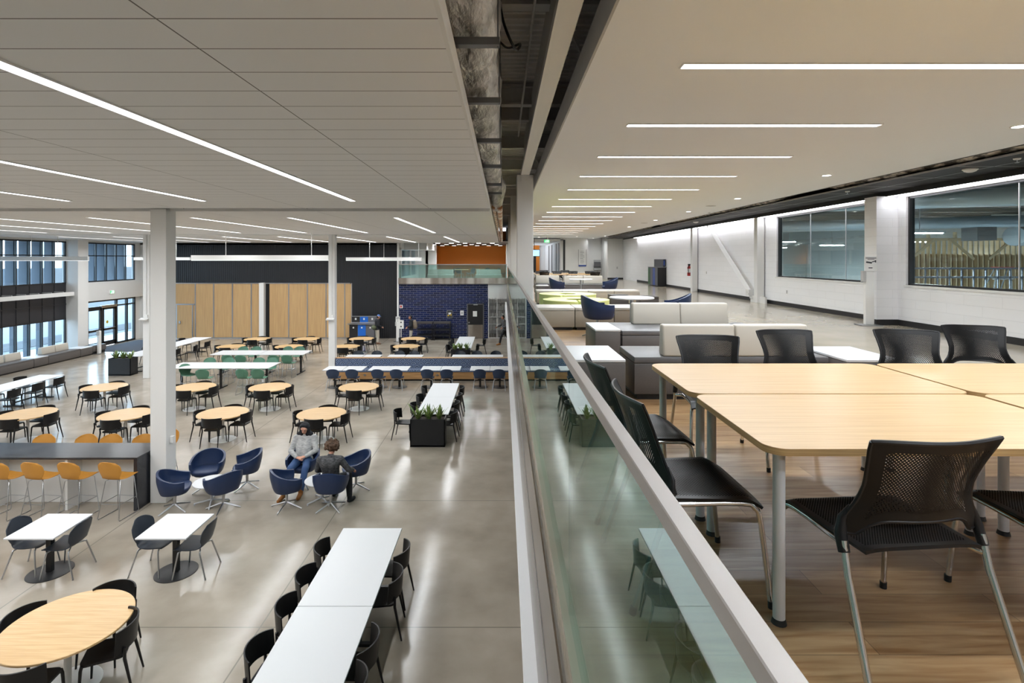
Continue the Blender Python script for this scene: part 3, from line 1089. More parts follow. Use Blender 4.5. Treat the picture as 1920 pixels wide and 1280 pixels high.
obj('door_leaf', box(BM(), xa + .06, YF - .045, LF + .02, xb - .06, YF - .015, zt - .02), M['wood_wall'], dr)
obj('door_handle', box(BM(), xa + .2, YF - .10, LF + .95, xa + .3, YF - .05, LF + 1.10), M['satin'], dr)

# ---- black door with kick plate in the brick wall
xa, xb = (875.5 - 943) * YF / F, (907.5 - 943) * YF / F
bm = BM()
for a, b_ in ((xa, xa + .06), (xb - .06, xb)):
    box(bm, a, YF - .04, LF, b_, YF + .02, LF + 2.2)
box(bm, xa, YF - .04, LF + 2.14, xb, YF + .02, LF + 2.2)
d = struct('door_2', bm, M['grey_bin'], label='black service door with steel kick plate in the blue brick')
obj('door_leaf', box(BM(), xa + .06, YF - .025, LF + .01, xb - .06, YF + .01, LF + 2.14), M['black_metal'], d)
obj('kick_plate', box(BM(), xa + .08, YF - .035, LF + .02, xb - .08, YF - .025, LF + .86), M['steel_light'], d)
obj('door_handle', lathe(BM(), [(0, 0), (.045, 0), (.045, .05), (0, .05)], 12), M['satin'], d, loc=(xa + .14, YF - .03, LF + 1.0)).rotation_euler = (pi / 2, 0, 0)
obj('paper_notice', box(BM(), xa + .38, YF - .031, LF + 1.38, xa + .64, YF - .026, LF + 1.72), M['paper'], d)
obj('door_closer', box(BM(), xa + .42, YF - .08, LF + 2.1, xa + .68, YF - .04, LF + 2.15), M['satin'], d)

# ---- security grille
gr = thing('security_grille', 'closed white folding security grille at the right of the brick wall', 'grille', (0, 0, 0))
x = -.93
k = 0
bm = BM()
for z_ in (LF + .03, LF + .9, LF + 1.35, LF + 2.5):
    box(bm, -.93, YF - .02, z_ - .015, 1.0, YF + .0, z_ + .015)
obj('crossbar', bm, M['white_steel'], gr)
while x < 1.0:
    wide = .05 if k % 5 == 0 else .018
    obj('bar', box(BM(), x, YF - .03, LF, x + wide, YF + .01, -.98), M['white_steel'], gr)
    x += .105
    k += 1
bm = BM()
random.seed(5)
# shelves of small goods inside the closed shop
shop = thing('shop_shelf', 'shelves of small packed goods behind the security grille', 'shelf', (0, 0, 0))
for z_ in (.3, .75, 1.2, 1.65, 2.1):
    obj('shelf_board', box(BM(), -.9, YF + 1.4, LF + z_, 1.1, YF + 1.9, LF + z_ + .03), M['grey_wall'], shop)
bm = BM()
for z_ in (.33, .78, 1.23, 1.68, 2.13):
    x = -.85
    while x < 1.0:
        wv = random.uniform(.06, .16)
        box(bm, x, YF + 1.45, LF + z_, x + wv, YF + 1.7, LF + z_ + random.uniform(.15, .36))
        x += wv + random.uniform(.01, .05)
g_ = obj('packed_goods', bm, M['paper'], shop)
g_['kind'] = 'stuff'

# ================================================================ ceiling lights
# each strip throws its light downward in a wide cone
def strip_lamp(t, sx, sy, loc, watt=None, col=(.95, .975, 1.)):
    ld = bpy.data.lights.new('strip_lamp', 'AREA')
    ld.shape = 'RECTANGLE'
    ld.size, ld.size_y = sx, sy
    ld.energy = watt or WATT * sx * sy
    ld.color = col
    ld.spread = radians(160)
    lo_ = bpy.data.objects.new('lamp', ld)
    C.objects.link(lo_)
    lo_.parent = t
    lo_.location = loc
# long strips in the hall
lamp = thing('strip_light', '', 'ceiling light')
def hall_strip(length, label, x, y0, cache={}):
    if length not in cache:
        t = thing('strip_light', '', 'ceiling light')
        bm = BM()
        box(bm, -.062, 0, -.012, -.05, length, .0)
        box(bm, .05, 0, -.012, .062, length, .0)
        box(bm, -.062, -.012, -.012, .062, 0, .0)
        box(bm, -.062, length, -.012, .062, length + .012, .0)
        obj('trim_frame', bm, M['white'], t)
        obj('diffuser', box(BM(), -.05, 0, -.008, .05, length, -.002), M['emit'], t)
        strip_lamp(t, .1, length, (0, length / 2, -.012))
        cache[length] = Proto(t, 'ceiling light')
    return cache[length].put(x, y0, ZC, 0, label, 'recessed strip lights in the hall ceiling')
bpy.data.objects.remove(lamp)
ordn = ('first', 'second', 'third', 'fourth', 'fifth', 'sixth', 'seventh', 'eighth')
for bay, (a, b_, nm) in enumerate(((1.5, 9.45, 'nearest'), (13.2, 20.8, 'middle'), (24.3, 32.3, 'farthest'))):
    for k in range(8):
        x = (-2.66, -5.3, -7.7, -10.25, -12.8, -15.3, -17.8, -20.3)[k]
        hall_strip(b_ - a, 'recessed white strip light, %s from the railing in the %s ceiling bay' % (ordn[k], nm), x, a)
# cross strips on the upper level
t = thing('cross_strip_light', '', 'ceiling light')
bm = BM()
box(bm, -1.50, -.063, -.012, 1.50, -.052, .0)
box(bm, -1.50, .052, -.012, 1.50, .063, .0)
box(bm, -1.512, -.063, -.012, -1.5, .063, .0)
box(bm, 1.5, -.063, -.012, 1.512, .063, .0)
obj('trim_frame', bm, M['white'], t)
obj('diffuser', box(BM(), -1.49, -.052, -.008, 1.49, .052, -.002), M['emit'], t)
strip_lamp(t, 2.98, .104, (0, 0, -.012), 27, (.88, .94, 1.))
PS = Proto(t, 'ceiling light')
for k in range(-3, 16):
    y = 4.40 + 1.95 * k
    nth = k + 1
    nm = ('behind the viewer, nearest wall', 'behind the viewer', 'just above the viewer')[k + 3] if k < 0 else ('nearest in the picture', 'second from the front', 'third from the front', 'fourth from the front', 'fifth from the front', 'sixth from the front', 'seventh from the front', 'eighth from the front', 'ninth from the front', 'tenth from the front', 'eleventh from the front', 'twelfth from the front', 'third from the far end', 'second from the far end', 'last before the far wall', 'beyond the last')[k]
    PS.put(2.98, y, ZU, 0, 'recessed cross strip light over the upper level, ' + nm, 'cross strip lights over the upper level')
# downlights
t = thing('downlight', '', 'downlight')
obj('ring', lathe(BM(), [(.075, 0), (.095, 0), (.095, -.008), (.075, -.008), (.075, 0)], 20), M['white'], t)
obj('lens', lathe(BM(), [(0, -.002), (.075, -.002), (.075, -.005), (0, -.005)], 20), M['emit_down'], t)
strip_lamp(t, .12, .12, (0, 0, -.012), 10)
PD = Proto(t, 'downlight')
for k, (px, py, nm) in enumerate(((1912, 236.5, 'nearest, at the right edge'), (1550, 328.5, 'second from the front'), (1383, 372, 'third from the front'), (1291, 396.5, 'fourth from the front'), (1229, 412.5, 'fifth from the front'), (1180, 425, 'sixth from the front'))):
    Yd = F * (ZU - EYE) / (486 - py)
    PD.put((px - 943) * Yd / F, Yd, ZU, 0, 'small round downlight in the white ceiling, ' + nm, 'downlights over the upper level')
for k, (x, y) in enumerate(((5.2, 37.5), (6.8, 40.2), (7.0, 36.5), (2.6, 38.5))):
    PD.put(x, y, ZU, 0, 'small round downlight before the far walls upstairs, %s' % ('left of centre', 'nearest the recess', 'right', 'before the corridor')[k], 'downlights over the upper level')
# ceiling speakers / detectors
t = thing('ceiling_speaker', '', 'ceiling speaker')
obj('grille', lathe(BM(), [(0, -.006), (.12, -.006), (.15, -.003), (.15, 0), (0, 0)], 24), M['grey_wall'], t)
PP = Proto(t, 'ceiling speaker')
for px, py, nm in ((1333, 386, 'nearer'), (1208, 418, 'farther')):
    Yd = F * (ZU - EYE) / (486 - py)
    PP.put((px - 943) * Yd / F, Yd, ZU, 0, nm + ' round perforated speaker in the white ceiling')
t = thing('dome_detector', '', 'detector')
obj('base_ring', lathe(BM(), [(0, 0), (.11, 0), (.11, -.02), (0, -.02)], 20), M['white'], t)
obj('dome', lathe(BM(), [(.10, -.02), (.08, -.045), (.04, -.06), (0, -.065)], 20), M['white'], t, smooth=60)
PP = Proto(t, 'detector')
for px, py, nm in ((1819, 316.5, 'nearest'), (1586, 379, 'second'), (1304.5, 415.5, 'farthest')):
    Yd = F * (3.0 - EYE) / (486 - py)
    PP.put((px - 943) * Yd / F, Yd, 3.0, 0, nm + ' white dome under the black tile ceiling', 'white domes under the black ceiling')
t = thing('sprinkler_head', '', 'sprinkler')
obj('escutcheon', lathe(BM(), [(0, 0), (.05, 0), (.04, -.02), (0, -.02)], 14), M['white'], t)
obj('deflector', lathe(BM(), [(.008, -.02), (.008, -.06), (.028, -.062), (.028, -.066), (0, -.066)], 12), M['satin'], t)
PP = Proto(t, 'sprinkler')
for px, py, zz, nm in ((1907, 297, 3.0, 'nearest, under the black ceiling'), (1589, 358.5, 3.0, 'second, under the black ceiling'), (1330, 398, 3.08, 'third, beside the black ceiling'), (1025.5, 438, 3.08, 'far, under the cross strips')):
    Yd = F * (zz - EYE) / (486 - py)
    PP.put((px - 943) * Yd / F, Yd, zz, 0, 'small pendant sprinkler head, ' + nm)
# cove light along the block wall
o = thing('cove_light', 'continuous white wall washing light along the block wall top', 'wall light', (0, 0, 0))
obj('housing', box(BM(), 8.62, YB, 2.89, 8.66, 35.3, 3.0), M['black_metal'], o)
obj('diffuser', box(BM(), 8.66, YB, 2.882, 8.72, 35.3, 2.898), M['emit_wall'], o)
# pendants in the hall
def pendant(x0, x1, Y, zb, h, label, rods):
    t = thing('linear_pendant', label, 'pendant light', ((x0 + x1) / 2, Y, zb), 0, 'white linear pendants over the far hall')
    L2 = (x1 - x0) / 2
    obj('housing', box(BM(), -L2, -.05, .012, L2, .05, h, .004, 1), M['white'], t)
    obj('diffuser', box(BM(), -L2 + .01, -.045, 0, L2 - .01, .045, .012), M['emit_dim'], t)
    for r_ in rods:
        obj('suspension_rod', tube(BM(), [(r_ * L2, 0, h), (r_ * L2, 0, ZC - zb)], .012, 6), M['white_steel'], t)
pendant(-22.6, -18.65, 24.0, 1.41, .20, 'white linear pendant in front of the hall windows', (-.3, .3))
pendant(-12.26, -6.86, 21.0, 1.43, .21, 'large white linear pendant before the dark wall, centre', (-.5, .75))
pendant(-20.4, -17.3, 29.5, 1.44, .15, 'thin white linear pendant right of the big column', (-.5, .5))
pendant(-9.26, -4.8, 31.5, 1.40, .19, 'white linear pendant between black wall and bridge', (-.38, .0, .92))
# white bar fixture along the window wall
o = thing('wall_mounted_bar', 'long white horizontal bar fixture along the dark spandrel', 'bar fixture', (0, 0, 0))
obj('bar', box(BM(), -22.62, 15.5, -.42, -22.50, 28.0, -.22), M['white'], o)
for k in range(16):
    obj('bracket', box(BM(), -22.98, 27.3 - k * .715, -.22, -22.52, 27.34 - k * .715, -.17), M['grey_wall'], o)
# track spots over the bridge lounge
t = thing('track_spotlight', '', 'spotlight')
obj('can', obox(BM(), (0, 0, -.07), (.34, .14, .06)), M['black_metal'], t)
obj('stem', box(BM(), -.02, -.02, -.05, .02, .02, 0), M['black_metal'], t)
obj('lens', obox(BM(), (0, 0, -.104), (.28, .10, .008)), M['emit_down'], t)
strip_lamp(t, .26, .09, (0, 0, -.115), 14)
PP = Proto(t, 'spotlight')
random.seed(11)
kk = 0
for r_ in range(3):
    for c_ in range(6):
        kk += 1
        PP.put(-5.2 + c_ * .9 + r_ * .25, 35.2 + r_ * 3.1, 2.64, 0, 'short white light bar over the bridge lounge, %s from left in the %s row' % (ordn[c_], ('front', 'middle', 'back')[r_]), 'light bars over the bridge lounge')
# lamps in the workshop
t = thing('high_bay_light', '', 'workshop light')
obj('body', obox(BM(), (0, 0, .05), (1.3, .34, .06)), M['shop_duct'], t)
obj('hanging_rods', box(BM(), -.01, -.01, .08, .01, .01, 1.62), M['satin'], t)
obj('tubes', obox(BM(), (0, 0, .01), (1.2, .26, .02)), M['emit_shop'], t)
strip_lamp(t, 1.1, .24, (0, 0, -.005), 160)
PP = Proto(t, 'workshop light')
k = 0
for y in (10, 16, 24, 30, 36):
    for x in (12.5, 18.5):
        k += 1
        PP.put(x, y, 2.25, 0, 'hanging workshop light, %s of the %s row behind the windows' % (('nearest', 'second', 'third', 'fourth', 'last')[(k - 1) // 2], 'left' if x < 15 else 'right'), 'workshop lights behind the windows')
# workshop contents
o = thing('stud_wall', 'open timber stud framing with braces inside the workshop', 'timber framing', (0, 0, 0))
obj('sheathing', box(BM(), 16.4, 22.1, LF, 23.7, 22.2, 1.7), M['osb'], o)
k = 0
for i in range(33):
    x = 16.4 + i * .22
    obj('stud', box(BM(), x, 21.9, LF, x + .05, 22.05, 2.3 if i % 5 else 2.6), M['pine'], o)
bm = BM()
box(bm, 16.3, 21.88, 2.25, 23.7, 22.05, 2.35)
for i in range(4):
    obox(bm, (17.2 + i * 1.6, 21.85, 1.9), (1.3, .05, .1), (0, radians(40 if i % 2 else -40), 0))
obj('top_plate', bm, M['pine'], o)
for (y, z_, r_, x0_, x1_, lab) in ((17.0, 2.68, .2, 9.3, 23.5, 'pale blue round duct crossing the workshop, lower'), (13.0, 3.15, .25, 9.3, 23.5, 'large pale blue duct under the workshop roof')):
    bm = BM()
    tube(bm, [(x0_, y + 3, z_), (x1_, y - 1.5, z_ + .1)], r_, 20)
    tag(obj('round_duct', bm, M['shop_duct'], smooth=60), lab, 'duct')
bm = BM()
for i in range(3):
    tube(bm, [(12.8 + i * 1.6, 9.2, 2.9), (12.9 + i * 1.6, 9.2, 2.68), (13.2 + i * 1.6, 9.2, 2.62), (13.5 + i * 1.6, 9.2, 2.7), (13.55 + i * 1.6, 9.2, 2.9)], .05, 6)
tag(obj('hazard_hoops', bm, M['yellow']), 'yellow and black crane hoops hanging under the workshop roof', 'hoop')
o = thing('fan_unit', 'round pale fan cylinder hanging in the workshop', 'fan', (15.9, 16.6, 2.2))
obj('drum', tube(BM(), [(0, 0, 0), (1.4, .5, 0)], .30, 28), M['shop_duct'], o, smooth=60)
obj('box_housing', box(BM(), -.95, .2, -.12, -.34, .8, .3), M['shop_dark'], o)
o = thing('guard_rail', 'blue grey guard rail in front of the workshop framing', 'guard rail', (0, 0, 0))
bm = BM()
for z_ in (.95, 1.2):
    box(bm, 11.2, 15.0, z_, 20.7, 15.05, z_ + .05)
obj('rails', bm, M['fin'], o)
for i in range(28):
    obj('baluster', box(BM(), 11.2 + i * .34, 15.0, -.3, 11.23 + i * .34, 15.03, 1.2), M['fin'], o)
obj('deck_edge', box(BM(), 11.2, 14.9, -.6, 20.7, 20, -.3), M['shop_dark'], o)
o = thing('step_ladder', 'red topped step ladder behind the workshop guard rail', 'ladder', (15.6, 16.6, -.3))
bm = BM()
for s_ in (-1, 1):
    tube(bm, [(s_ * .2, 0, 1.5), (s_ * .38, .1, 0)], .025, 6)
    tube(bm, [(s_ * .2, .1, 1.5), (s_ * .38, .8, 0)], .02, 6)
for z_ in (.4, .8, 1.15):
    box(bm, -.3, -.02, z_, .3, .08, z_ + .03)
obj('rails_and_steps', bm, M['shop_dark'], o)
obj('top_cap', box(BM(), -.26, -.05, 1.48, .26, .16, 1.54), M['red'], o)

# ================================================================ chair models
def make_cafe_chair():
    t = thing('cafe_chair', '', 'chair')
    bm = BM()
    pts = []
    for (x, y) in rrect(-.215, -.20, .215, .235, .07, 5):
        pts.append((x * (1 - .12 * (.235 - y) / .435), y))
    prism(bm, pts, .430, .455)
    obj('seat', bm, M['black_plastic'], t, smooth=35)
    def f(u, v):
        a = u * 1.05
        x = .262 * sin(a) / sin(1.05)
        y = -.265 + .155 * (1 - cos(a)) / (1 - cos(1.05)) - .02 * v
        zt = .785 - .02 * abs(u) ** 2
        zb = .495 + .03 * (1 - abs(u) ** 3)
        return (x, y, zb + (zt - zb) * v)
    obj('backrest', shell(BM(), f, 16, 4, .016), M['black_plastic'], t, smooth=40)
    for s_ in (-1, 1):
        bm = BM()
        tube(bm, [(s_ * .195, .205, .445), (s_ * .205, .215, .40), (s_ * .225, .235, 0)], [.019, .018, .011], 8)
        obj('leg', bm, M['black_plastic'], t, smooth=40)
        bm = BM()
        tube(bm, [(s_ * .218, -.205, .56), (s_ * .208, -.20, .43), (s_ * .232, -.29, 0)], [.015, .019, .011], 8)
        obj('leg', bm, M['black_plastic'], t, smooth=40)
    return Proto(t, 'chair')

def shell_seat(matl, h):
    prof = catmull([Vector(p) for p in ((.235, h - .022), (.21, h), (.05, h - .012), (-.12, h - .008), (-.195, h + .04), (-.235, h + .14), (-.262, h + .26), (-.30, h + .385))], 3)
    wv = [.205, .222, .232, .235, .222, .185, .182, .225, .243, .235, .15]
    n = len(prof) - 1
    def width(v):
        q = v * (len(wv) - 1)
        i = min(int(q), len(wv) - 2)
        return wv[i] + (wv[i + 1] - wv[i]) * (q - i)
    def f(u, v):
        q = v * n
        i = min(int(q), n - 1)
        p = prof[i] + (prof[i + 1] - prof[i]) * (q - i)
        back = min(1, max(0, (v - .5) / .2))
        top = max(0, (v - .86) / .14)
        x = u * width(v)
        return (x, p[0] + back * .055 * u * u, p[1] + (1 - back) * .018 * u * u - top * .035 * abs(u) ** 3)
    return shell(BM(), f, 12, 22, .012)

def make_shell_chair(matl, h=.45, legm='satin'):
    t = thing('shell_chair', '', 'chair')
    obj('seat_shell', shell_seat(matl, h), M[matl], t, smooth=50)
    for sx in (-1, 1):
        for sy in (1, -1):
            bm = BM()
            y0 = .12 if sy > 0 else -.10
            y1_ = .17 if sy > 0 else -.15
            y2 = .235 if sy > 0 else -.27
            tube(bm, [(sx * .07, y0, h - .035), (sx * .17, y1_, h - .045), (sx * .20, y1_ + sy * .012, h - .09), (sx * .25, y2, 0)], .0115, 8, smoothpts=3)
            obj('leg', bm, M[legm], t, smooth=50)
    return Proto(t, 'chair')

def make_stool(matl, h, legm='satin'):
    t = thing('bar_stool', '', 'bar stool')
    obj('seat_shell', shell_seat(matl, h), M[matl], t, smooth=50)
    for sx in (-1, 1):
        bm = BM()
        tube(bm, [(sx * .10, .13, h - .02), (sx * .18, .17, h - .05), (sx * .225, .235, .03), (sx * .225, .22, .008), (sx * .225, -.22, .008), (sx * .225, -.235, .03), (sx * .16, -.13, h - .05), (sx * .10, -.10, h - .02)], .0075, 6)
        obj('leg', bm, M[legm], t, smooth=50, label='thin steel sled leg')
    k = .30 / h
    a, b_ = .18 + .045 * (1 - k), .17 + .065 * (1 - k)
    b2 = .13 + .105 * (1 - k)
    obj('footrest', tube(BM(), [(-a, b_, .30), (a, b_, .30), (a - .01, -b2, .30), (-a + .01, -b2, .30)], .0065, 6, closed=True), M[legm], t)
    return Proto(t, 'bar stool')

def make_mesh_chair():
    t = thing('mesh_chair', '', 'chair')
    def wv(v):
        q = [(0, .276), (.1, .264), (.22, .242), (.36, .216), (.55, .206), (.8, .222), (1, .240)]
        for (a, wa), (b_, wb) in zip(q, q[1:]):
            if v <= b_ + 1e-9:
                return wa + (wb - wa) * (v - a) / (b_ - a)
        return q[-1][1]
    def bz(u, v):
        zb = .490 + (.062 * max(0, 1 - (abs(u) / .80) ** 7))
        zt = .855 - .012 * abs(u) ** 4 + .008 * u * u
        return zb + (zt - zb) * v
    def f(u, v):
        z = bz(u, v)
        vv = (z - .490) / .345
        x = u * wv(max(0, vv))
        y = -.225 - .055 * vv - .045 * vv * vv + .075 * u * u * (1 - .25 * vv)
        return (x, y, z)
    obj('backrest', shell(BM(), f, 36, 22, .010, uvs=lambda u, v: (u * .215, bz(u, v)), mask=lambda u, v: 1. if abs(u) < .80 and .10 < v < .88 else 0.), M['perf'], t, smooth=50, label='perforated black plastic backrest')
    bm = BM()
    tube(bm, [f(-1 + 2 * k / 20, 1) for k in range(21)], .008, 6)
    for s_ in (-1, 1):
        tube(bm, [f(s_, k / 10) for k in range(11)], .0075, 6)
    tube(bm, [f(-1 + 2 * k / 20, 0) for k in range(21)], .008, 6)
    obj('back_rim', bm, M['black_plastic'], t, smooth=50)
    for s_ in (-1, 1):
        bm = BM()
        tube(bm, [(s_ * .232, -.168, .585), (s_ * .256, -.158, .54), (s_ * .268, -.165, .49), (s_ * .269, -.186, .43)], [.008, .016, .021, .020], 10, sx=.8)
        obj('back_socket', bm, M['black_plastic'], t, smooth=50)
    def s(u, v):
        y = .235 - .46 * v
        x = u * (.245 - .025 * v)
        z = .455 - .018 * (1 - u * u) * (1 - abs(2 * v - 1) ** 3) - .055 * max(0, .12 - v) / .12 * .6 - .01 * abs(u) ** 6
        return (x, y, z)
    obj('seat', shell(BM(), s, 26, 22, .012, uvs=lambda u, v: (u * .235, .46 * v), mask=lambda u, v: 1. if abs(u) < .88 and .09 < v < .93 else 0.), M['perf_seat'], t, smooth=50, label='perforated black plastic seat')
    for s_ in (-1, 1):
        bm = BM()
        tube(bm, [(s_ * .225, -.12, .425), (s_ * .228, .15, .428), (s_ * .238, .205, .41), (s_ * .246, .225, .35), (s_ * .262, .262, .012)], .0115, 10, smoothpts=3)
        lg = obj('leg', bm, M['chrome'], t, smooth=50)
        obj('foot_cap', tube(BM(), [(s_ * .262, .262, .03), (s_ * .2625, .263, 0)], .014, 10), M['dark_navy_foot'], lg, smooth=50)
        bm = BM()
        tube(bm, [(s_ * .268, -.180, .47), (s_ * .270, -.205, .36), (s_ * .282, -.33, .012)], .0125, 10)
        lg = obj('leg', bm, M['chrome'], t, smooth=50)
        obj('foot_cap', tube(BM(), [(s_ * .281, -.325, .03), (s_ * .2825, -.333, 0)], .015, 10), M['dark_navy_foot'], lg, smooth=50)
    bm = BM()
    for s_ in (-1, 1):
        tube(bm, [(s_ * .224, -.10, .425), (s_ * .235, -.15, .415), (s_ * .268, -.192, .405)], .0105, 8, smoothpts=3)
    tube(bm, [(-.225, -.06, .425), (.225, -.06, .425)], .009, 8)
    tube(bm, [(-.228, .14, .428), (.228, .14, .428)], .009, 8)
    obj('seat_frame', bm, M['chrome'], t, smooth=50)
    return Proto(t, 'chair')

def make_lounge_chair():
    t = thing('tub_armchair', '', 'armchair')
    def f(u, v):
        a = u * radians(128)
        e = abs(cos(a) * 1.) ** 2.6 + abs(sin(a)) ** 2.6
        r = e ** (-1 / 2.6)
        k = .5 - .5 * cos(min(1., abs(u) * 1.08) * pi)
        zt = .80 - .17 * k
        taper = .80 + .20 * min(1, (v * 1.5)) ** .7
        lean = 1 + .05 * v * (1 - abs(u))
        x = .325 * r * sin(a) * taper
        y = -.295 * r * cos(a) * taper * lean + .02
        zb = .365 + .02 * (1 - v)
        return (x, y, zb + (zt - zb) * v)
    obj('tub_shell', shell(BM(), f, 40, 10, .042), M['navy_leather'], t, smooth=50)
    bm = BM()
    pts = []
    for k in range(36):
        a = 2 * pi * k / 36
        e = (abs(cos(a)) ** 2.8 + abs(sin(a)) ** 2.8) ** (-1 / 2.8)
        pts.append((.285 * e * sin(a), -.262 * e * cos(a) + .025))
    for z0, z1, k in ((.36, .375, .80), (.375, .44, .93), (.44, .465, 1.0)):
        pass
    rings = []
    for z_, k in ((.355, .55), (.36, .86), (.40, .96), (.45, 1.0), (.468, .97), (.476, .85), (.480, .4)):
        rings.append([bm.verts.new((x * k, y * k, z_)) for x, y in pts])
    for A, B in zip(rings, rings[1:]):
        for i in range(36):
            bm.faces.new((A[i], A[(i + 1) % 36], B[(i + 1) % 36], B[i]))
    bm.faces.new(rings[0]); bm.faces.new(rings[-1])
    obj('seat_cushion', bm, M['navy_leather'], t, smooth=60)
    obj('post', lathe(BM(), [(0, .10), (.028, .10), (.028, .30), (.034, .30), (.034, .36), (0, .36)], 14), M['satin'], t, smooth=40)
    for k in range(4):
        a = radians(45 + 90 * k)
        bm = BM()
        tube(bm, [(.015 * cos(a), .015 * sin(a), .115), (.33 * cos(a), .33 * sin(a), .012)], [.019, .011], 6)
        obj('leg', bm, M['satin'], t, smooth=30)
    return Proto(t, 'armchair')

CAFE = make_cafe_chair()
SHELL_DARK = make_shell_chair('navy_shell')
SHELL_BLUE = make_shell_chair('blue_shell')
STOOL_GREEN = make_stool('green_shell', .60)
STOOL_ORANGE = make_stool('orange_shell', .76)
MESH = make_mesh_chair()
TUB = make_lounge_chair()
# ================================================================ tables
def make_round_table():
    t = thing('round_table', '', 'table')
    bm = lathe(BM(), [(0, .71), (.645, .71), (.655, .716), (.655, .735), (.65, .74), (0, .74)], 64)
    obj('table_top', bm, M['oak_top'], t, smooth=30)
    obj('column', lathe(BM(), [(0, .01), (.038, .01), (.038, .70), (.16, .705), (.16, .71), (0, .71)], 20), M['white'], t, smooth=30)
    obj('base_disc', lathe(BM(), [(0, 0), (.335, 0), (.335, .008), (.32, .014), (0, .018)], 48), M['white'], t, smooth=30)
    return Proto(t, 'table')
ROUND = make_round_table()
SIDES = {'near': (0, -1, '+Y', 'on the near side of'), 'far': (0, 1, '-Y', 'on the far side of'), 'left': (-1, 0, '+X', 'on the left side of'), 'right': (1, 0, '-X', 'on the right side of')}
ROUNDS = [
    (127, 1168, 'the round table in the bottom left corner', 'round oak table cut by the bottom left corner of the picture', {'near': (.02, -.55, 8), 'right': (.50, -.02, 22), 'far': (.10, .50, 5), 'left': (-.50, .1, -12)}),
    (418, 773.4, 'the round table behind the left armchair group', 'round oak table just behind the left group of navy armchairs', {}),
    (603, 774.6, 'the round table behind the hooded sitter', 'round oak table right behind the person in the light grey top', {}),
    (52, 775, 'the left edge round table behind the bar', 'round oak table behind the bar counter at the left picture edge', {}),
    (236, 776, 'the round table left of the large column', 'round oak table partly hidden by the left side of the large column', {}),
    (196, 725, 'the round table below the planter at left', 'round oak table in front of the navy planter at the left', {}),
    (364, 725, 'the round table just right of the large column', 'round oak table just right of the large column, below the green stools', {}),
    (506, 725, 'the round table below the green stools, middle', 'round oak table in the middle, between green stools and armchairs', {}),
    (673, 724.6, 'the round table in front of the banquette', 'round oak table in front of the patterned banquette', {}),
    (433, 649, 'the leftmost round table beyond the green stools', 'leftmost round oak table directly beyond the green stools', {}),
    (482, 635, 'the left back row table at the oak wall', 'round oak table of the back row, below the left oak panels', {}),
    (542, 649, 'the second round table beyond the green stools', 'second round oak table directly beyond the green stools', {}),
    (575, 635, 'the back row table left of the slim column', 'round oak table of the back row, left of the slim column', {}),
    (649, 649, 'the round table right behind the slim column', 'round oak table partly hidden by the slim column at the banquette', {}),
    (678, 634.5, 'the round table before the recycling bins', 'round oak table in front of the recycling station', {}),
    (775, 634.5, 'the round table before the backpack person', 'round oak table in front of the person with the backpack', {}),
    (762, 648.7, 'the round table just beyond the banquette', 'round oak table just beyond the banquette, left of the far planter', {}),
]
random.seed(21)
for px, py, short, lab, over in ROUNDS:
    X, Y = G(px, py, LF + .74)
    ROUND.put(X, Y, LF, radians(random.choice((0, 4, -5))), lab, 'round oak tables of the lower hall')
    for sd, (dx, dy, fc, wd) in SIDES.items():
        ox, oy, rr_ = dx * .50, dy * .46, random.uniform(-5, 5)
        if sd in over:
            ox, oy, rr_ = over[sd]
        CAFE.put(X + ox, Y + oy, LF, FACE[fc] + radians(rr_), 'black chair ' + wd + ' ' + short, 'black chairs at the round tables')

# ---- long white tables running away from the viewer
def long_table(x0, x1, y0, y1, label, group, z=.74, th=.025, legs='trestle', lt=None):
    t = thing('long_table', label, 'table', ((x0 + x1) / 2, (y0 + y1) / 2, LF), 0, group)
    hx, hy = (x1 - x0) / 2, (y1 - y0) / 2
    obj('table_top', box(BM(), -hx, -hy, z - th, hx, hy, z, .004, 1), M['table_white'], t)
    for s_ in (-1, 1):
        yy = s_ * (hy - .35)
        obj('leg', box(BM(), -.03, yy - .03, .03, .03, yy + .03, z - th), M['black_metal'], t)
        obj('foot_bar', box(BM(), -hx * .75, yy - .03, 0, hx * .75, yy + .03, .035), M['black_metal'], t)
    obj('stretcher', box(BM(), -.02, -hy + .35, .10, .02, hy - .35, .14), M['black_metal'], t)
    return t
LT = 'long white tables with black trestle legs'
long_table(-2.53, -1.60, 6.56, 8.46, 'long white table at the bottom centre, farther half', LT)
long_table(-2.53, -1.60, 4.64, 6.55, 'long white table at the bottom centre, nearer half cut by the picture edge', LT)
long_table(-2.40, -1.50, 16.52, 18.36, 'white communal table behind the middle planter, half toward the banquette', LT)
long_table(-2.40, -1.50, 14.68, 16.51, 'white communal table behind the middle planter, half touching the planter', LT)
long_table(-2.40, -1.53, 27.52, 29.4, 'far white table below the black service door, farther half', LT)
long_table(-2.40, -1.53, 25.62, 27.5, 'far white table behind the small far planter, nearer half', LT)
long_table(-17.1, -16.2, 17.8, 19.7, 'long white table at the left edge before the grey bench, farther half', LT)
long_table(-17.1, -16.2, 15.9, 17.79, 'long white table at the left edge, nearer half cut by the picture edge', LT)
long_table(-16.9, -15.95, 26.3, 29.2, 'far left white table, half near the oak wall door', LT)
long_table(-16.9, -15.95, 23.4, 26.28, 'far left white table, half touching the navy planter', LT)

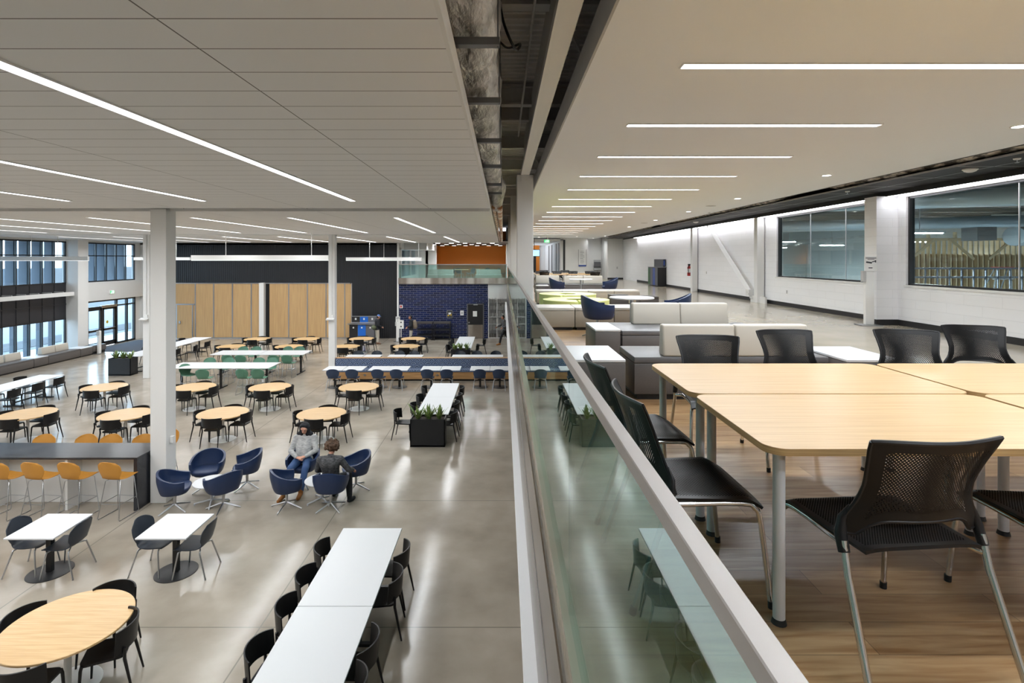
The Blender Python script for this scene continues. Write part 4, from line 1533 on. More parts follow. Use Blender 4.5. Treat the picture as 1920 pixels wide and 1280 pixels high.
def chairs_along(lst, proto, group):
    for x, y, fc, d, lab in lst:
        proto.put(x, y, LF, FACE[fc] + radians(d), lab, group)
g = 'black chairs at the long white tables'
o4 = ('farthest', 'second farthest', 'third farthest', 'nearest')
chairs_along([(-2.50, 7.9, '+X', 4, 'black chair at left of the bottom centre table, farthest of its row'),
              (-2.50, 7.2, '+X', -3, 'black chair at left of the bottom centre table, second from the far end'),
              (-2.50, 6.57, '+X', 2, 'black chair at left of the bottom centre table, third from the far end'),
              (-2.52, 5.85, '+X', -4, 'black chair at left of the bottom centre table, nearest one in view'),
              (-1.66, 7.86, '-X', -6, 'black chair at right of the bottom centre table, farthest of its row'),
              (-1.64, 7.2, '-X', 5, 'black chair at right of the bottom centre table, second from the far end'),
              (-1.68, 5.98, '-X', -4, 'black chair at right of the bottom centre table, second nearest in view'),
              (-1.66, 5.38, '-X', 3, 'black chair at right of the bottom centre table, cut by the bottom edge'),
              (-2.42, 17.7, '+X', 3, 'black chair left of the communal table, nearest the banquette'),
              (-2.42, 16.6, '+X', -4, 'black chair left of the communal table, middle one'),
              (-2.44, 15.65, '+X', 4, 'black chair left of the communal table, close to the planter'),
              (-2.78, 14.95, '+X', -4, 'black chair pulled out to the left of the middle planter'),
              (-1.56, 17.7, '-X', 5, 'black chair right of the communal table, nearest the banquette'),
              (-1.56, 16.75, '-X', -3, 'black chair right of the communal table, second from the banquette'),
              (-1.56, 15.8, '-X', 3, 'black chair right of the communal table, second from the planter'),
              (-1.54, 14.85, '-X', -4, 'black chair right of the communal table, beside the planter'),
              (-2.50, 28.4, '+X', 0, 'black chair left of the far white table, near the service door'),
              (-2.52, 27.3, '+X', 6, 'black chair left of the far white table, middle'),
              (-2.54, 26.2, '+X', -6, 'black chair left of the far white table, by its planter'),
              (-1.18, 28.3, '-X', 5, 'black chair pulled back right of the far white table'),
              (-1.45, 26.5, '-X', 0, 'black chair right of the far white table, by its planter'),
              (-16.1, 19.15, '-X', 8, 'black chair right of the left edge white table, farthest'),
              (-16.1, 18.3, '-X', 6, 'black chair right of the left edge white table, middle'),
              (-16.1, 17.4, '-X', 5, 'black chair right of the left edge white table, nearest whole one'),
              (-16.1, 16.5, '-X', 5, 'black chair right of the left edge white table, at the picture edge'),
              (-17.15, 19.1, '+X', 0, 'black chair beyond the left edge white table, farther'),
              (-17.15, 17.9, '+X', 0, 'black chair beyond the left edge white table, nearer'),
              (-15.75, 24.3, '-X', 5, 'black chair beside the navy planter at the far left table'),
              (-15.55, 25.2, '-X', 12, 'black chair right of the large column at the far left table'),
              (-15.3, 26.2, '-X', 20, 'black chair at the middle right of the far left table'),
              (-15.4, 27.5, '-X', 5, 'black chair at the far right end of the far left table'),
              (-17.0, 25.6, '+X', 0, 'black chair beyond the far left table, nearest the column'),
              (-17.0, 27.0, '+X', 0, 'black chair beyond the far left table, middle'),
              (-17.0, 28.5, '+X', 0, 'black chair beyond the far left table, by the oak wall'),
              ], CAFE, g)

# ---- planters with snake plants
def planter(x0, x1, y0, y1, label):
    t = thing('planter_box', label, 'planter', ((x0 + x1) / 2, (y0 + y1) / 2, LF), 0, 'black planters at the table ends')
    hx, hy = (x1 - x0) / 2, (y1 - y0) / 2
    bm = BM()
    for a in ((-hx, -hy, hx, -hy + .02), (-hx, hy - .02, hx, hy), (-hx, -hy, -hx + .02, hy), (hx - .02, -hy, hx, hy)):
        box(bm, a[0], a[1], 0, a[2], a[3], .74)
    box(bm, -hx, -hy, .02, hx, hy, .05)
    obj('box', bm, M['planter'], t)
    obj('soil', box(BM(), -hx + .02, -hy + .02, .05, hx - .02, hy - .02, .69), M['soil'], t)
    for k in (-1, 0, 1):
        bm = BM()
        for j in range(20):
            a = random.uniform(0, 2 * pi)
            hgt = random.uniform(.2, .42)
            tilt = random.uniform(.05, .6)
            cx, cyy = k * hx * .62 + .03 * cos(a), .03 * sin(a)
            wv = random.uniform(.022, .036)
            ta = a + pi / 2
            prev = None
            for s_ in range(6):
                q = s_ / 5
                rr_ = hgt * q * tilt * (1 + .5 * q)
                p = Vector((cx + rr_ * cos(a), cyy + rr_ * sin(a), .68 + hgt * q * (1 - .2 * tilt * q)))
                ww = wv * (1 - q ** 3) * (.7 + .6 * q) + .0008
                d = Vector((cos(ta), sin(ta), 0)) * ww
                n_ = Vector((cos(a), sin(a), 0)) * .004
                ring = [bm.verts.new(p - d), bm.verts.new(p - n_), bm.verts.new(p + d), bm.verts.new(p + n_)]
                if prev:
                    for i in range(4):
                        bm.faces.new((prev[i], prev[(i + 1) % 4], ring[(i + 1) % 4], ring[i]))
                prev = ring
        obj('snake_plant', bm, M['leaf'], t, smooth=60, label='clump of pointed green leaves')
    return t
planter(-2.47, -1.55, 14.2, 14.66, 'black planter with three leafy clumps at the middle communal table')
planter(-2.45, -1.55, 25.15, 25.6, 'small far planter with leafy clumps beyond the banquette')
planter(-16.95, -16.0, 22.9, 23.38, 'navy black planter with leafy clumps at the far left table')

# ---- green stools at the two counter-height tables
def high_table(x0, x1, y0, y1, label):
    t = thing('high_table', label, 'high table', ((x0 + x1) / 2, (y0 + y1) / 2, LF), 0, 'counter height white tables with green stools')
    hx, hy = (x1 - x0) / 2, (y1 - y0) / 2
    obj('table_top', box(BM(), -hx, -hy, .875, hx, hy, .90, .004, 1), M['table_white'], t)
    for s_ in ((-1, 1) if hx < 1.5 else (-1, -.08, 1)):
        xx = s_ * (hx - .3)
        obj('leg', box(BM(), xx - .035, -.035, .03, xx + .035, .035, .875), M['black_metal'], t)
        obj('foot_bar', box(BM(), xx - .035, -hy * .8, 0, xx + .035, hy * .8, .035), M['black_metal'], t)
    return t
high_table(-12.75, -8.85, 20.1, 21.24, 'nearer counter height white table with green stools')
high_table(-12.62, -10.60, 22.95, 24.05, 'farther counter height white table, left section')
high_table(-10.57, -8.6, 22.95, 24.05, 'farther counter height white table, right section')
gs = 'green stools at the counter height tables'
def seatx(px, Y):
    return (px - 943) * Y / F
for px, Y, fc, d, lab in (
        (389, 21.55, '-Y', 5, 'green stool on the far side of the nearer high table, leftmost'),
        (424, 21.55, '-Y', -4, 'green stool on the far side of the nearer high table, second from left'),
        (482, 21.55, '-Y', 3, 'green stool on the far side of the nearer high table, third from left'),
        (506, 21.55, '-Y', -3, 'green stool on the far side of the nearer high table, rightmost'),
        (353, 20.35, '+X', -28, 'green stool turned sideways at the left end of the nearer table'),
        (384, 19.75, '+Y', 6, 'green stool on the near side of the nearer high table, leftmost'),
        (459, 19.8, '+Y', -4, 'green stool on the near side of the nearer high table, middle'),
        (487, 19.8, '+Y', 3, 'green stool on the near side of the nearer high table, rightmost'),
        (452, 24.35, '-Y', 0, 'green stool beyond the farther high table, leftmost'),
        (477, 24.35, '-Y', 4, 'green stool beyond the farther high table, second from left'),
        (536, 24.35, '-Y', -4, 'green stool beyond the farther high table, third from left'),
        (559, 24.35, '-Y', 3, 'green stool beyond the farther high table, rightmost'),
        (430, 22.65, '+Y', 5, 'green stool between the two high tables, leftmost'),
        (456, 22.65, '+Y', -5, 'green stool between the two high tables, second from left'),
        (516, 22.65, '+Y', 4, 'green stool between the two high tables, third from left'),
        (542, 22.65, '+Y', -4, 'green stool between the two high tables, rightmost')):
    STOOL_GREEN.put(seatx(px, Y), Y, LF, FACE[fc] + radians(d), lab, gs)

# ---- bar counter and orange stools
t = thing('bar_counter', 'dark stone topped bar counter with waterfall end at the left', 'counter', (-7.27, 10.6, LF))
obj('worktop', box(BM(), -6.2, 0, 1.02, 0, .86, 1.06, .003, 1), M['counter'], t)
obj('end_panel', box(BM(), -.07, 0, 0, 0, .86, 1.02), M['counter'], t)
obj('center_panel', box(BM(), -6.2, .40, 0, -.07, .46, 1.02), M['white'], t)
for k in range(4):
    obj('fin_panel', box(BM(), -1.46 - k * 1.5, .03, 0, -1.41 - k * 1.5, .83, 1.02), M['white'], t)
for k, (px, lab) in enumerate(((206, 'rightmost, next to the dark end panel'), (130, 'second from the right'), (62, 'third from the right'), (-2, 'cut by the left picture edge'))):
    STOOL_ORANGE.put(seatx(px, 10.3) + .08, 10.42, LF, radians(-7), 'orange stool on the near side of the bar, ' + lab, 'orange stools at the bar')
for k, (px, lab) in enumerate(((268, 'rightmost, beside the large column'), (207, 'second from the right'), (161, 'third from the right'), (82, 'leftmost'))):
    STOOL_ORANGE.put(seatx(px + 5, 11.75), 11.5, LF, pi + radians(4), 'orange stool behind the bar, only its top showing, ' + lab, 'orange stools at the bar')
STOOL_ORANGE.put(-7.62, 11.95, LF, pi, 'orange stool peeking out right behind the large column', 'orange stools at the bar')

# ---- two-seat tables
def two_top(x0, x1, y0, y1, label, group=None, base=.25):
    t = thing('cafe_table', label, 'table', ((x0 + x1) / 2, (y0 + y1) / 2, LF), 0, group)
    hx, hy = (x1 - x0) / 2, (y1 - y0) / 2
    obj('table_top', box(BM(), -hx, -hy, .715, hx, hy, .74, .004, 1), M['table_white'], t)
    obj('post', box(BM(), -.038, -.038, .01, .038, .038, .715), M['black_metal'], t)
    obj('base_disc', lathe(BM(), [(0, 0), (base, 0), (base, .008), (base - .02, .014), (0, .014)], 40), M['black_metal'], t, smooth=30)
    return t
two_top(-7.63, -6.87, 8.14, 8.94, 'white two seat table at the left, below the bar stools', 'white two seat tables', .31)
two_top(-5.62, -4.84, 8.14, 8.94, 'white two seat table right of centre left, before the armchairs', 'white two seat tables', .31)
gg = 'dark shell chairs at the two seat tables'
SHELL_DARK.put(-7.58, 8.60, LF, FACE['+X'] + .06, 'dark shell chair at the left of the left two seat table', gg)
SHELL_DARK.put(-6.98, 8.55, LF, FACE['-X'] + .04, 'dark shell chair at the right of the left two seat table', gg)
SHELL_DARK.put(-5.60, 8.60, LF, FACE['+X'] - .05, 'dark shell chair at the left of the right two seat table', gg)
SHELL_DARK.put(-4.92, 8.55, LF, FACE['-X'] + .05, 'dark shell chair at the right of the right two seat table', gg)

# ---- banquette
t = thing('banquette', 'double sided banquette with oak base and patterned blue upholstery', 'banquette', (0, 0, LF))
bx0, bx1 = -7.04, 1.2
obj('plinth', box(BM(), bx0 + .03, 22.0, 0, bx1, 23.05, .10), M['black_metal'], t)
obj('oak_base', box(BM(), bx0, 21.9, .08, bx1, 23.15, .37), M['banquette_wood'], t)
obj('seat_cushion', box(BM(), bx0, 21.88, .37, bx1, 22.44, .46, .02, 2), M['pattern'], t)
obj('seat_cushion', box(BM(), bx0, 22.62, .37, bx1, 23.17, .46, .02, 2), M['pattern'], t)
bm = BM()
obox(bm, ((bx0 + bx1) / 2, 22.44, .64), (bx1 - bx0, .08, .38), (-.10, 0, 0), .015)
obj('back_cushion', bm, M['pattern'], t)
bm = BM()
obox(bm, ((bx0 + bx1) / 2, 22.62, .64), (bx1 - bx0, .08, .38), (.10, 0, 0), .015)
obj('back_cushion', bm, M['pattern'], t)
obj('oak_cap', box(BM(), bx0, 22.44, .80, bx1, 22.62, .86), M['banquette_wood'], t)
for px in (684, 820):
    obj('outlet', box(BM(), seatx(px, 21.9) - .05, 21.89, .22, seatx(px, 21.9) + .05, 21.9, .28), M['satin'], t)
names = ('first from the left', 'second from the left', 'third from the left', 'fourth from the left', 'fifth from the left', 'sixth from the left', 'seventh from the left', 'eighth from the left')
xs = [-6.95, -6.17, -5.19, -4.43, -3.18, -2.41, -1.27, -.50]
for x, nm in zip(xs, names):
    two_top(x, x + .755, 20.5, 21.3, 'white table on the near side of the banquette, ' + nm, 'white tables along the banquette', .30)
for px, nm in zip((623, 659, 708, 743, 801, 837, 899, 936), names):
    SHELL_BLUE.put(seatx(px, 20.3), 20.5, LF, radians(random.uniform(-5, 5)), 'navy shell chair on the near side of the banquette, ' + nm, 'navy chairs along the banquette')
xs = [-6.9, -6.12, -5.06, -4.29, -2.24, -1.49, -.74]
for x, nm in zip(xs, names):
    two_top(x, x + .745, 23.12, 23.85, 'white table beyond the banquette, ' + nm, 'white tables along the banquette', .28)
for px, nm in zip((671.6, 706, 748, 776, 862.6, 894, 930), names):
    SHELL_DARK.put(seatx(px, 24.2), 24.05, LF, pi + radians(random.uniform(-5, 5)), 'dark shell chair beyond the banquette, ' + nm, 'dark chairs beyond the banquette')

# ---- navy tub chair groups with small white tables
def make_coffee():
    t = thing('coffee_table', '', 'coffee table')
    obj('table_top', lathe(BM(), [(0, .43), (.345, .43), (.35, .436), (.35, .445), (.345, .45), (0, .45)], 48), M['table_white'], t, smooth=30)
    obj('post', lathe(BM(), [(0, .05), (.025, .05), (.025, .43), (0, .43)], 14), M['grey_metal'], t, smooth=30)
    for k in range(4):
        a = radians(20 + 90 * k)
        bm = BM()
        tube(bm, [(.02 * cos(a), .02 * sin(a), .07), (.32 * cos(a), .32 * sin(a), .03)], [.018, .013], 6)
        lathe(bm, [(0, 0), (.015, 0), (.015, .03), (0, .03)], 8, (.31 * cos(a), .31 * sin(a)))
        obj('leg', bm, M['grey_metal'], t, smooth=30)
    return Proto(t, 'coffee table')
COF = make_coffee()
COF.put(-5.98, 10.95, LF, 0, 'low round white table among the left navy armchairs', 'low white tables between armchairs')
COF.put(-3.74, 11.04, LF, .4, 'low round white table between the two seated people', 'low white tables between armchairs')
ga = 'navy swivel armchairs in the lower hall'
TUB.put(-6.42, 11.60, LF, pi + .22, 'navy armchair facing us behind the left low table', ga)
TUB.put(-5.62, 11.72, LF, pi / 2 + .42, 'navy armchair at the right rear of the left low table', ga)
TUB.put(-6.56, 10.66, LF, -pi / 2 + .35, 'navy armchair beside the large column, left of the low table', ga)
TUB.put(-5.62, 10.72, LF, radians(52), 'navy armchair with its back to us before the left low table', ga)
TUB.put(-4.42, 11.80, LF, pi - .12, 'navy armchair holding the person in light grey knit', ga)
TUB.put(-3.20, 11.62, LF, pi / 2 + .50, 'empty navy armchair right of the curly haired person', ga)
TUB.put(-4.36, 10.75, LF, -pi / 2 + .62, 'empty navy armchair in front of the jeans wearer', ga)
TUB.put(-3.46, 10.72, LF, .05, 'navy armchair holding the curly haired person', ga)

# ---- grey window bench
def bench(name, x0, x1, y0, y1, top, label, cat='bench', group=None, z=0., h=.45, body='grey_vinyl', cushions=(), cmat='beige', plinth=.06, whitetop=False):
    t = thing(name, label, cat, ((x0 + x1) / 2, (y0 + y1) / 2, z), 0, group)
    hx, hy = (x1 - x0) / 2, (y1 - y0) / 2
    th = .03 if whitetop else .07
    obj('base', box(BM(), -hx + .04, -hy + .04, 0, hx - .04, hy - .04, plinth), M['black_metal'], t)
    obj('body', box(BM(), -hx, -hy, plinth, hx, hy, h - th, .01, 2), M[body], t, smooth=40)
    obj('table_top' if whitetop else 'seat_pad', box(BM(), -hx, -hy, h - th + .003, hx, hy, h, .004 if whitetop else .014, 2), M[top], t, smooth=40)
    for (cx, cyy, sx, sy, rz, ang) in cushions:
        bm = BM()
        obox(bm, (0, 0, .165), (sx, sy, .33), (0, 0, 0), .022, 3)
        for v in bm.verts:
            v.co.y = v.co.y * (1.25 - .5 * v.co.z / .33)
        c_ = obj('back_cushion', bm, M[cmat], t, smooth=50)
        c_.location = (cx - (x0 + x1) / 2, cyy - (y0 + y1) / 2, h)
        c_.rotation_euler = (0, 0, rz)
    return t
gb = 'grey bench modules along the hall windows'
bench('bench_module', -22.3, -21.5, 25.25, 27.15, 'seat_grey', 'grey window bench with two beige cushions, near the white pier', group=gb, z=LF, cushions=[(-22.08, 25.8, .77, .2, pi / 2, 0), (-22.08, 26.6, .77, .2, pi / 2, 0)])
bench('bench_module', -22.3, -21.5, 22.6, 24.45, 'seat_grey', 'grey window bench with two beige cushions at the left picture edge', group=gb, z=LF, cushions=[(-22.08, 23.1, .77, .2, pi / 2, 0), (-22.08, 23.95, .77, .2, pi / 2, 0)])
bench('side_table', -22.3, -21.5, 24.47, 25.23, 'table_white', 'white topped cube between the two window benches', 'side table', gb, z=LF, whitetop=True)
bench('side_table', -22.3, -21.5, 27.17, 27.95, 'table_white', 'white topped cube at the foot of the white pier', 'side table', gb, z=LF, whitetop=True)
bench('bench_module', -22.0, -21.5, 27.97, 28.9, 'seat_grey', 'small grey bench end before the entrance doors', group=gb, z=LF, plinth=.14)
tag(obj('entrance_mat', box(BM(), -22.6, 28.9, LF, -19.3, 33.0, LF + .012), M['carpet']), 'dark grey walk off mat inside the entrance doors', 'mat')

# ================================================================ upper lounge
# four maple tables
def desk(x0, x1, y0, y1, label, rz=0):
    t = thing('maple_table', label, 'table', ((x0 + x1) / 2, (y0 + y1) / 2, .012), rz, 'maple tables of the upper lounge')
    hx, hy = (x1 - x0) / 2, (y1 - y0) / 2
    e = obj('table_edge', prism(BM(), rrect(-hx, -hy, hx, hy, .08, 8), .700, .727), M['maple_edge'], t, smooth=30)
    obj('table_top', prism(BM(), rrect(-hx + .0005, -hy + .0005, hx - .0005, hy - .0005, .08, 8), .7272, .7285), M['maple'], t, smooth=30)
    for sx in (-1, 1):
        for sy in (-1, 1):
            bm = lathe(BM(), [(0, .02), (.0235, .02), (.0235, .695), (.05, .697), (.05, .70), (0, .70)], 20)
            lg = obj('leg', bm, M['grey_metal'], t, smooth=30, loc=(sx * (hx - .075), sy * (hy - .075), 0))
            obj('foot_cap', lathe(BM(), [(0, 0), (.03, 0), (.0245, .022), (0, .022)], 16), M['dark_navy_foot'], lg, smooth=30)
    return t
desk(1.04, 2.575, 2.08, 2.925, 'maple table in the foreground with its near left corner in view')
desk(1.04, 2.60, 2.94, 3.79, 'maple table behind the foreground one, left')
desk(2.62, 4.16, 2.94, 3.79, 'maple table behind the foreground one, at the right edge')
desk(2.60, 4.14, 2.08, 2.925, 'maple table corner just showing at the right edge')
gm = 'black mesh chairs of the upper lounge'
Z0 = .012
MESH.put(1.462, 2.10, Z0, radians(5), 'large black mesh chair in the foreground with its back to us', gm)
MESH.put(2.28, 2.16, Z0, radians(-3), 'black mesh chair cut by the right edge beside the foreground chair', gm)
MESH.put(.86, 2.50, Z0, FACE['+X'] + .03, 'black mesh chair at the railing, nearer of two beside the maple tables', gm)
MESH.put(.84, 3.26, Z0, FACE['+X'] + .05, 'black mesh chair at the railing, farther of two beside the maple tables', gm)
MESH.put(1.60, 3.97, Z0, pi - .10, 'black mesh chair across the maple tables, leftmost in front of the sofa', gm)
MESH.put(2.42, 4.30, Z0, pi + .03, 'black mesh chair across the maple tables, second from the left', gm)
MESH.put(3.38, 4.32, Z0, pi - .30, 'black mesh chair across the maple tables, third from the left', gm)
MESH.put(4.22, 4.62, Z0, pi - .30, 'black mesh chair across the maple tables, rightmost', gm)

# modular seating
gq = 'modular seating of the upper lounge'
bench('bench_module', 1.37, 3.40, 5.56, 6.28, 'seat_grey', 'grey lounge bench with two beige backs right behind the maple tables', 'bench', gq, Z0, .45, cushions=[(2.055, 5.66, .755, .15, 0, 0), (2.825, 5.66, .755, .15, 0, 0)])
bench('side_table', .60, 1.22, 5.30, 6.18, 'table_white', 'white topped grey cube at the railing beside the nearest bench', 'side table', gq, Z0, .47, whitetop=True)
bench('side_table', 3.42, 3.98, 5.30, 6.12, 'table_white', 'white topped grey cube at the right end of the nearest bench', 'side table', gq, Z0, .47, whitetop=True)
bench('bench_module', 1.70, 3.86, 7.60, 8.62, 'seat_grey', 'second grey lounge bench with two beige backs facing us', 'bench', gq, Z0, .45, cushions=[(2.41, 8.45, .745, .18, 0, 0), (3.16, 8.45, .745, .18, 0, 0)])
bench('side_table', 1.31, 1.67, 7.57, 8.45, 'table_white', 'white topped grey cube at the left of the second bench', 'side table', gq, Z0, .47, whitetop=True)
for k, (a, b_, nm) in enumerate(((.66, 1.485, 'leftmost, by the railing'), (1.50, 2.30, 'middle'), (2.315, 3.1, 'rightmost'))):
    bench('ottoman', a, b_, 11.05, 11.82, 'beige_lit_top', 'beige ottoman block in the row below the lime poufs, ' + nm, 'ottoman', gq, Z0, .47, body='beige_side')
for k in range(4):
    bench('ottoman', 1.08 + k * .83, 1.90 + k * .83, 17.1, 17.85, 'beige_lit_top', 'beige ottoman block in the row beyond the lime poufs, %s from left' % ordn[k], 'ottoman', gq, Z0, .47, body='beige_side')
def pouf(cx, cyy, label, rot):
    t = thing('lime_pouf', label, 'pouf', (cx, cyy, Z0), rot, 'lime ring poufs')
    for k in range(3):
        a0, a1 = radians(2 + k * 120), radians(118 + k * 120)
        bm = BM()
        pts = [(.84 * cos(a0 + (a1 - a0) * i / 16), .84 * sin(a0 + (a1 - a0) * i / 16)) for i in range(17)]
        pts += [(.26 * cos(a1 + (a0 - a1) * i / 10), .26 * sin(a1 + (a0 - a1) * i / 10)) for i in range(11)]
        prism(bm, pts, .05, .45)
        es = [e for e in bm.edges if all(abs(v.co.z - .45) < 1e-5 for v in e.verts)]
        bmesh.ops.bevel(bm, geom=es, offset=.02, segments=3, affect='EDGES', profile=.5)
        obj('ring_segment', bm, M['lime'], t, smooth=40)
    obj('base_ring', lathe(BM(), [(.3, 0), (.78, 0), (.78, .05), (.3, .05), (.3, 0)], 32), M['black_metal'], t)
pouf(1.86, 13.6, 'lime green ring pouf, the nearer of two', .5)
pouf(1.92, 15.85, 'lime green ring pouf, the farther of two', .2)
for cx, cyy, nm in ((3.30, 15.3, 'left, beside the lime pouf'), (3.98, 14.7, 'right, behind the white round table')):
    bench('cube_stool', cx - .25, cx + .25, cyy - .25, cyy + .25, 'charcoal', 'charcoal cube stool, ' + nm, 'stool', 'charcoal cube stools', Z0, .46, body='charcoal')
def pub_table(x, y, label):
    t = thing('round_lounge_table', label, 'table', (x, y, Z0), 0, 'white round tables upstairs')
    obj('table_top', lathe(BM(), [(0, .70), (.42, .70), (.43, .706), (.43, .722), (.425, .728), (0, .728)], 48), M['table_white'], t, smooth=30)
    obj('post', lathe(BM(), [(0, .01), (.035, .01), (.035, .70), (0, .70)], 18), M['satin'], t, smooth=30)
    obj('base_disc', lathe(BM(), [(0, 0), (.28, 0), (.28, .01), (0, .02)], 32), M['satin'], t, smooth=30)
pub_table(2.52, 10.45, 'white round table between the two nearest upstairs armchairs')
pub_table(2.92, 20.0, 'white round table far upstairs between two armchairs')
gu = 'navy swivel armchairs upstairs'
TUB.put(1.78, 10.0, Z0, FACE['+X'] + .12, 'navy armchair upstairs, left of the nearer white round table', gu)
TUB.put(3.42, 10.6, Z0, FACE['-X'] - .35, 'navy armchair upstairs, its top showing over the second bench', gu)
TUB.put(2.02, 19.8, Z0, FACE['+X'] + .05, 'navy armchair far upstairs, left of the far round table', gu)
TUB.put(3.98, 19.9, Z0, FACE['-X'] - .05, 'navy armchair far upstairs, right of the far round table', gu)
bench('bench_module', 1.35, 2.5, 22.2, 22.95, 'seat_grey', 'far grey bench with a beige back at left, near the column', 'bench', gq, Z0, .45, cushions=[(1.9, 22.85, 1.0, .18, 0, 0)])
bench('bench_module', 2.52, 4.2, 21.8, 22.55, 'seat_grey', 'far grey bench with wide beige backs behind the far round table', 'bench', gq, Z0, .45, cushions=[(2.95, 22.4, .8, .18, 0, 0), (3.77, 22.4, .8, .18, 0, 0)])
bench('side_table', 1.28, 1.75, 20.3, 20.95, 'table_white', 'white topped grey cube far upstairs by the column', 'side table', gq, Z0, .47, whitetop=True)
# far maple tables and chairs
for x0_, y0_, nm in ((1.6, 26.0, 'left near'), (3.2, 26.0, 'right near'), (1.6, 28.2, 'left far'), (3.2, 28.2, 'right far')):
    desk(x0_, x0_ + 1.55, y0_, y0_ + .85, 'far maple table before the corridor, %s one of four' % nm)
for x, y, fc, nm in ((1.95, 25.75, '+Y', 'near row left'), (4.35, 25.6, '+Y', 'near row right'), (1.9, 27.1, '-Y', 'middle row first'), (2.8, 27.1, '-Y', 'middle row second'), (3.6, 27.15, '-Y', 'middle row third'), (4.45, 27.1, '-Y', 'middle row fourth'), (2.3, 29.3, '-Y', 'back row left'), (3.4, 29.3, '-Y', 'back row right')):
    MESH.put(x, y, Z0, FACE[fc] + radians(random.uniform(-8, 8)), 'small far black mesh chair at the far maple tables, ' + nm, gm)

# furniture on the bridge
for x, y, nm in ((-4.3, 36.6, 'left'), (-1.0, 36.8, 'right')):
    bench('bench_module', x - .9, x + .9, y, y + .75, 'beige_lit_top', 'pale bench behind the bridge glass, ' + nm, 'bench', 'pale benches on the bridge', 0, .45, body='beige_side', cushions=[(x, y + .6, 1.7, .2, 0, 0)])
for x, y, nm in ((-3.0, 38.4, 'left'), (-1.9, 40.5, 'middle'), (-.6, 39.2, 'right')):
    t = thing('bridge_table', 'small table on the bridge behind the glass, ' + nm, 'table', (x, y, 0), 0, 'tables on the bridge')
    obj('table_top', box(BM(), -.5, -.4, .71, .5, .4, .74), M['maple'], t)
    obj('post', box(BM(), -.03, -.03, 0, .03, .03, .71), M['satin'], t)
k = 0
for x, y in ((-3.7, 38.3), (-2.3, 38.5), (-2.5, 40.4), (-1.3, 40.4), (-1.2, 39.0), (-.1, 39.4), (-3.2, 39.5)):
    k += 1
    SHELL_DARK.put(x, y, 0, random.uniform(0, 6.2), 'dark chair on the bridge seen through the glass, %s from the left' % ('first', 'third', 'fourth', 'fifth', 'sixth', 'last', 'second')[k - 1], 'chairs on the bridge')
# ================================================================ people
def limb(bm, pts):
    """chain of (position, radius) balls joined by cones, one closed volume each"""
    for (p, r) in pts:
        bmesh.ops.create_icosphere(bm, subdivisions=2, radius=r, matrix=Matrix.Translation(p))
    for (p, r), (q, s_) in zip(pts, pts[1:]):
        tube(bm, [p, q], [r, s_], 12)

def fuse(name, bm, m, parent, voxel, smooth_it=5, label=None):
    bmesh.ops.recalc_face_normals(bm, faces=bm.faces[:])
    me = bpy.data.meshes.new(name + '_tmp')
    bm.to_mesh(me)
    bm.free()
    o = bpy.data.objects.new(name + '_tmp', me)
    C.objects.link(o)
    md = o.modifiers.new('r', 'REMESH')
    md.mode = 'VOXEL'
    md.voxel_size = voxel
    sm_ = o.modifiers.new('s', 'SMOOTH')
    sm_.factor = .5
    sm_.iterations = smooth_it
    dg = bpy.context.evaluated_depsgraph_get()
    me2 = bpy.data.meshes.new_from_object(o.evaluated_get(dg))
    bpy.data.objects.remove(o)
    me2.materials.clear()
    me2.materials.append(m)
    me2.polygons.foreach_set('use_smooth', [True] * len(me2.polygons))
    r = bpy.data.objects.new(name, me2)
    C.objects.link(r)
    r.parent = parent
    if label:
        r['label'] = label
    return r

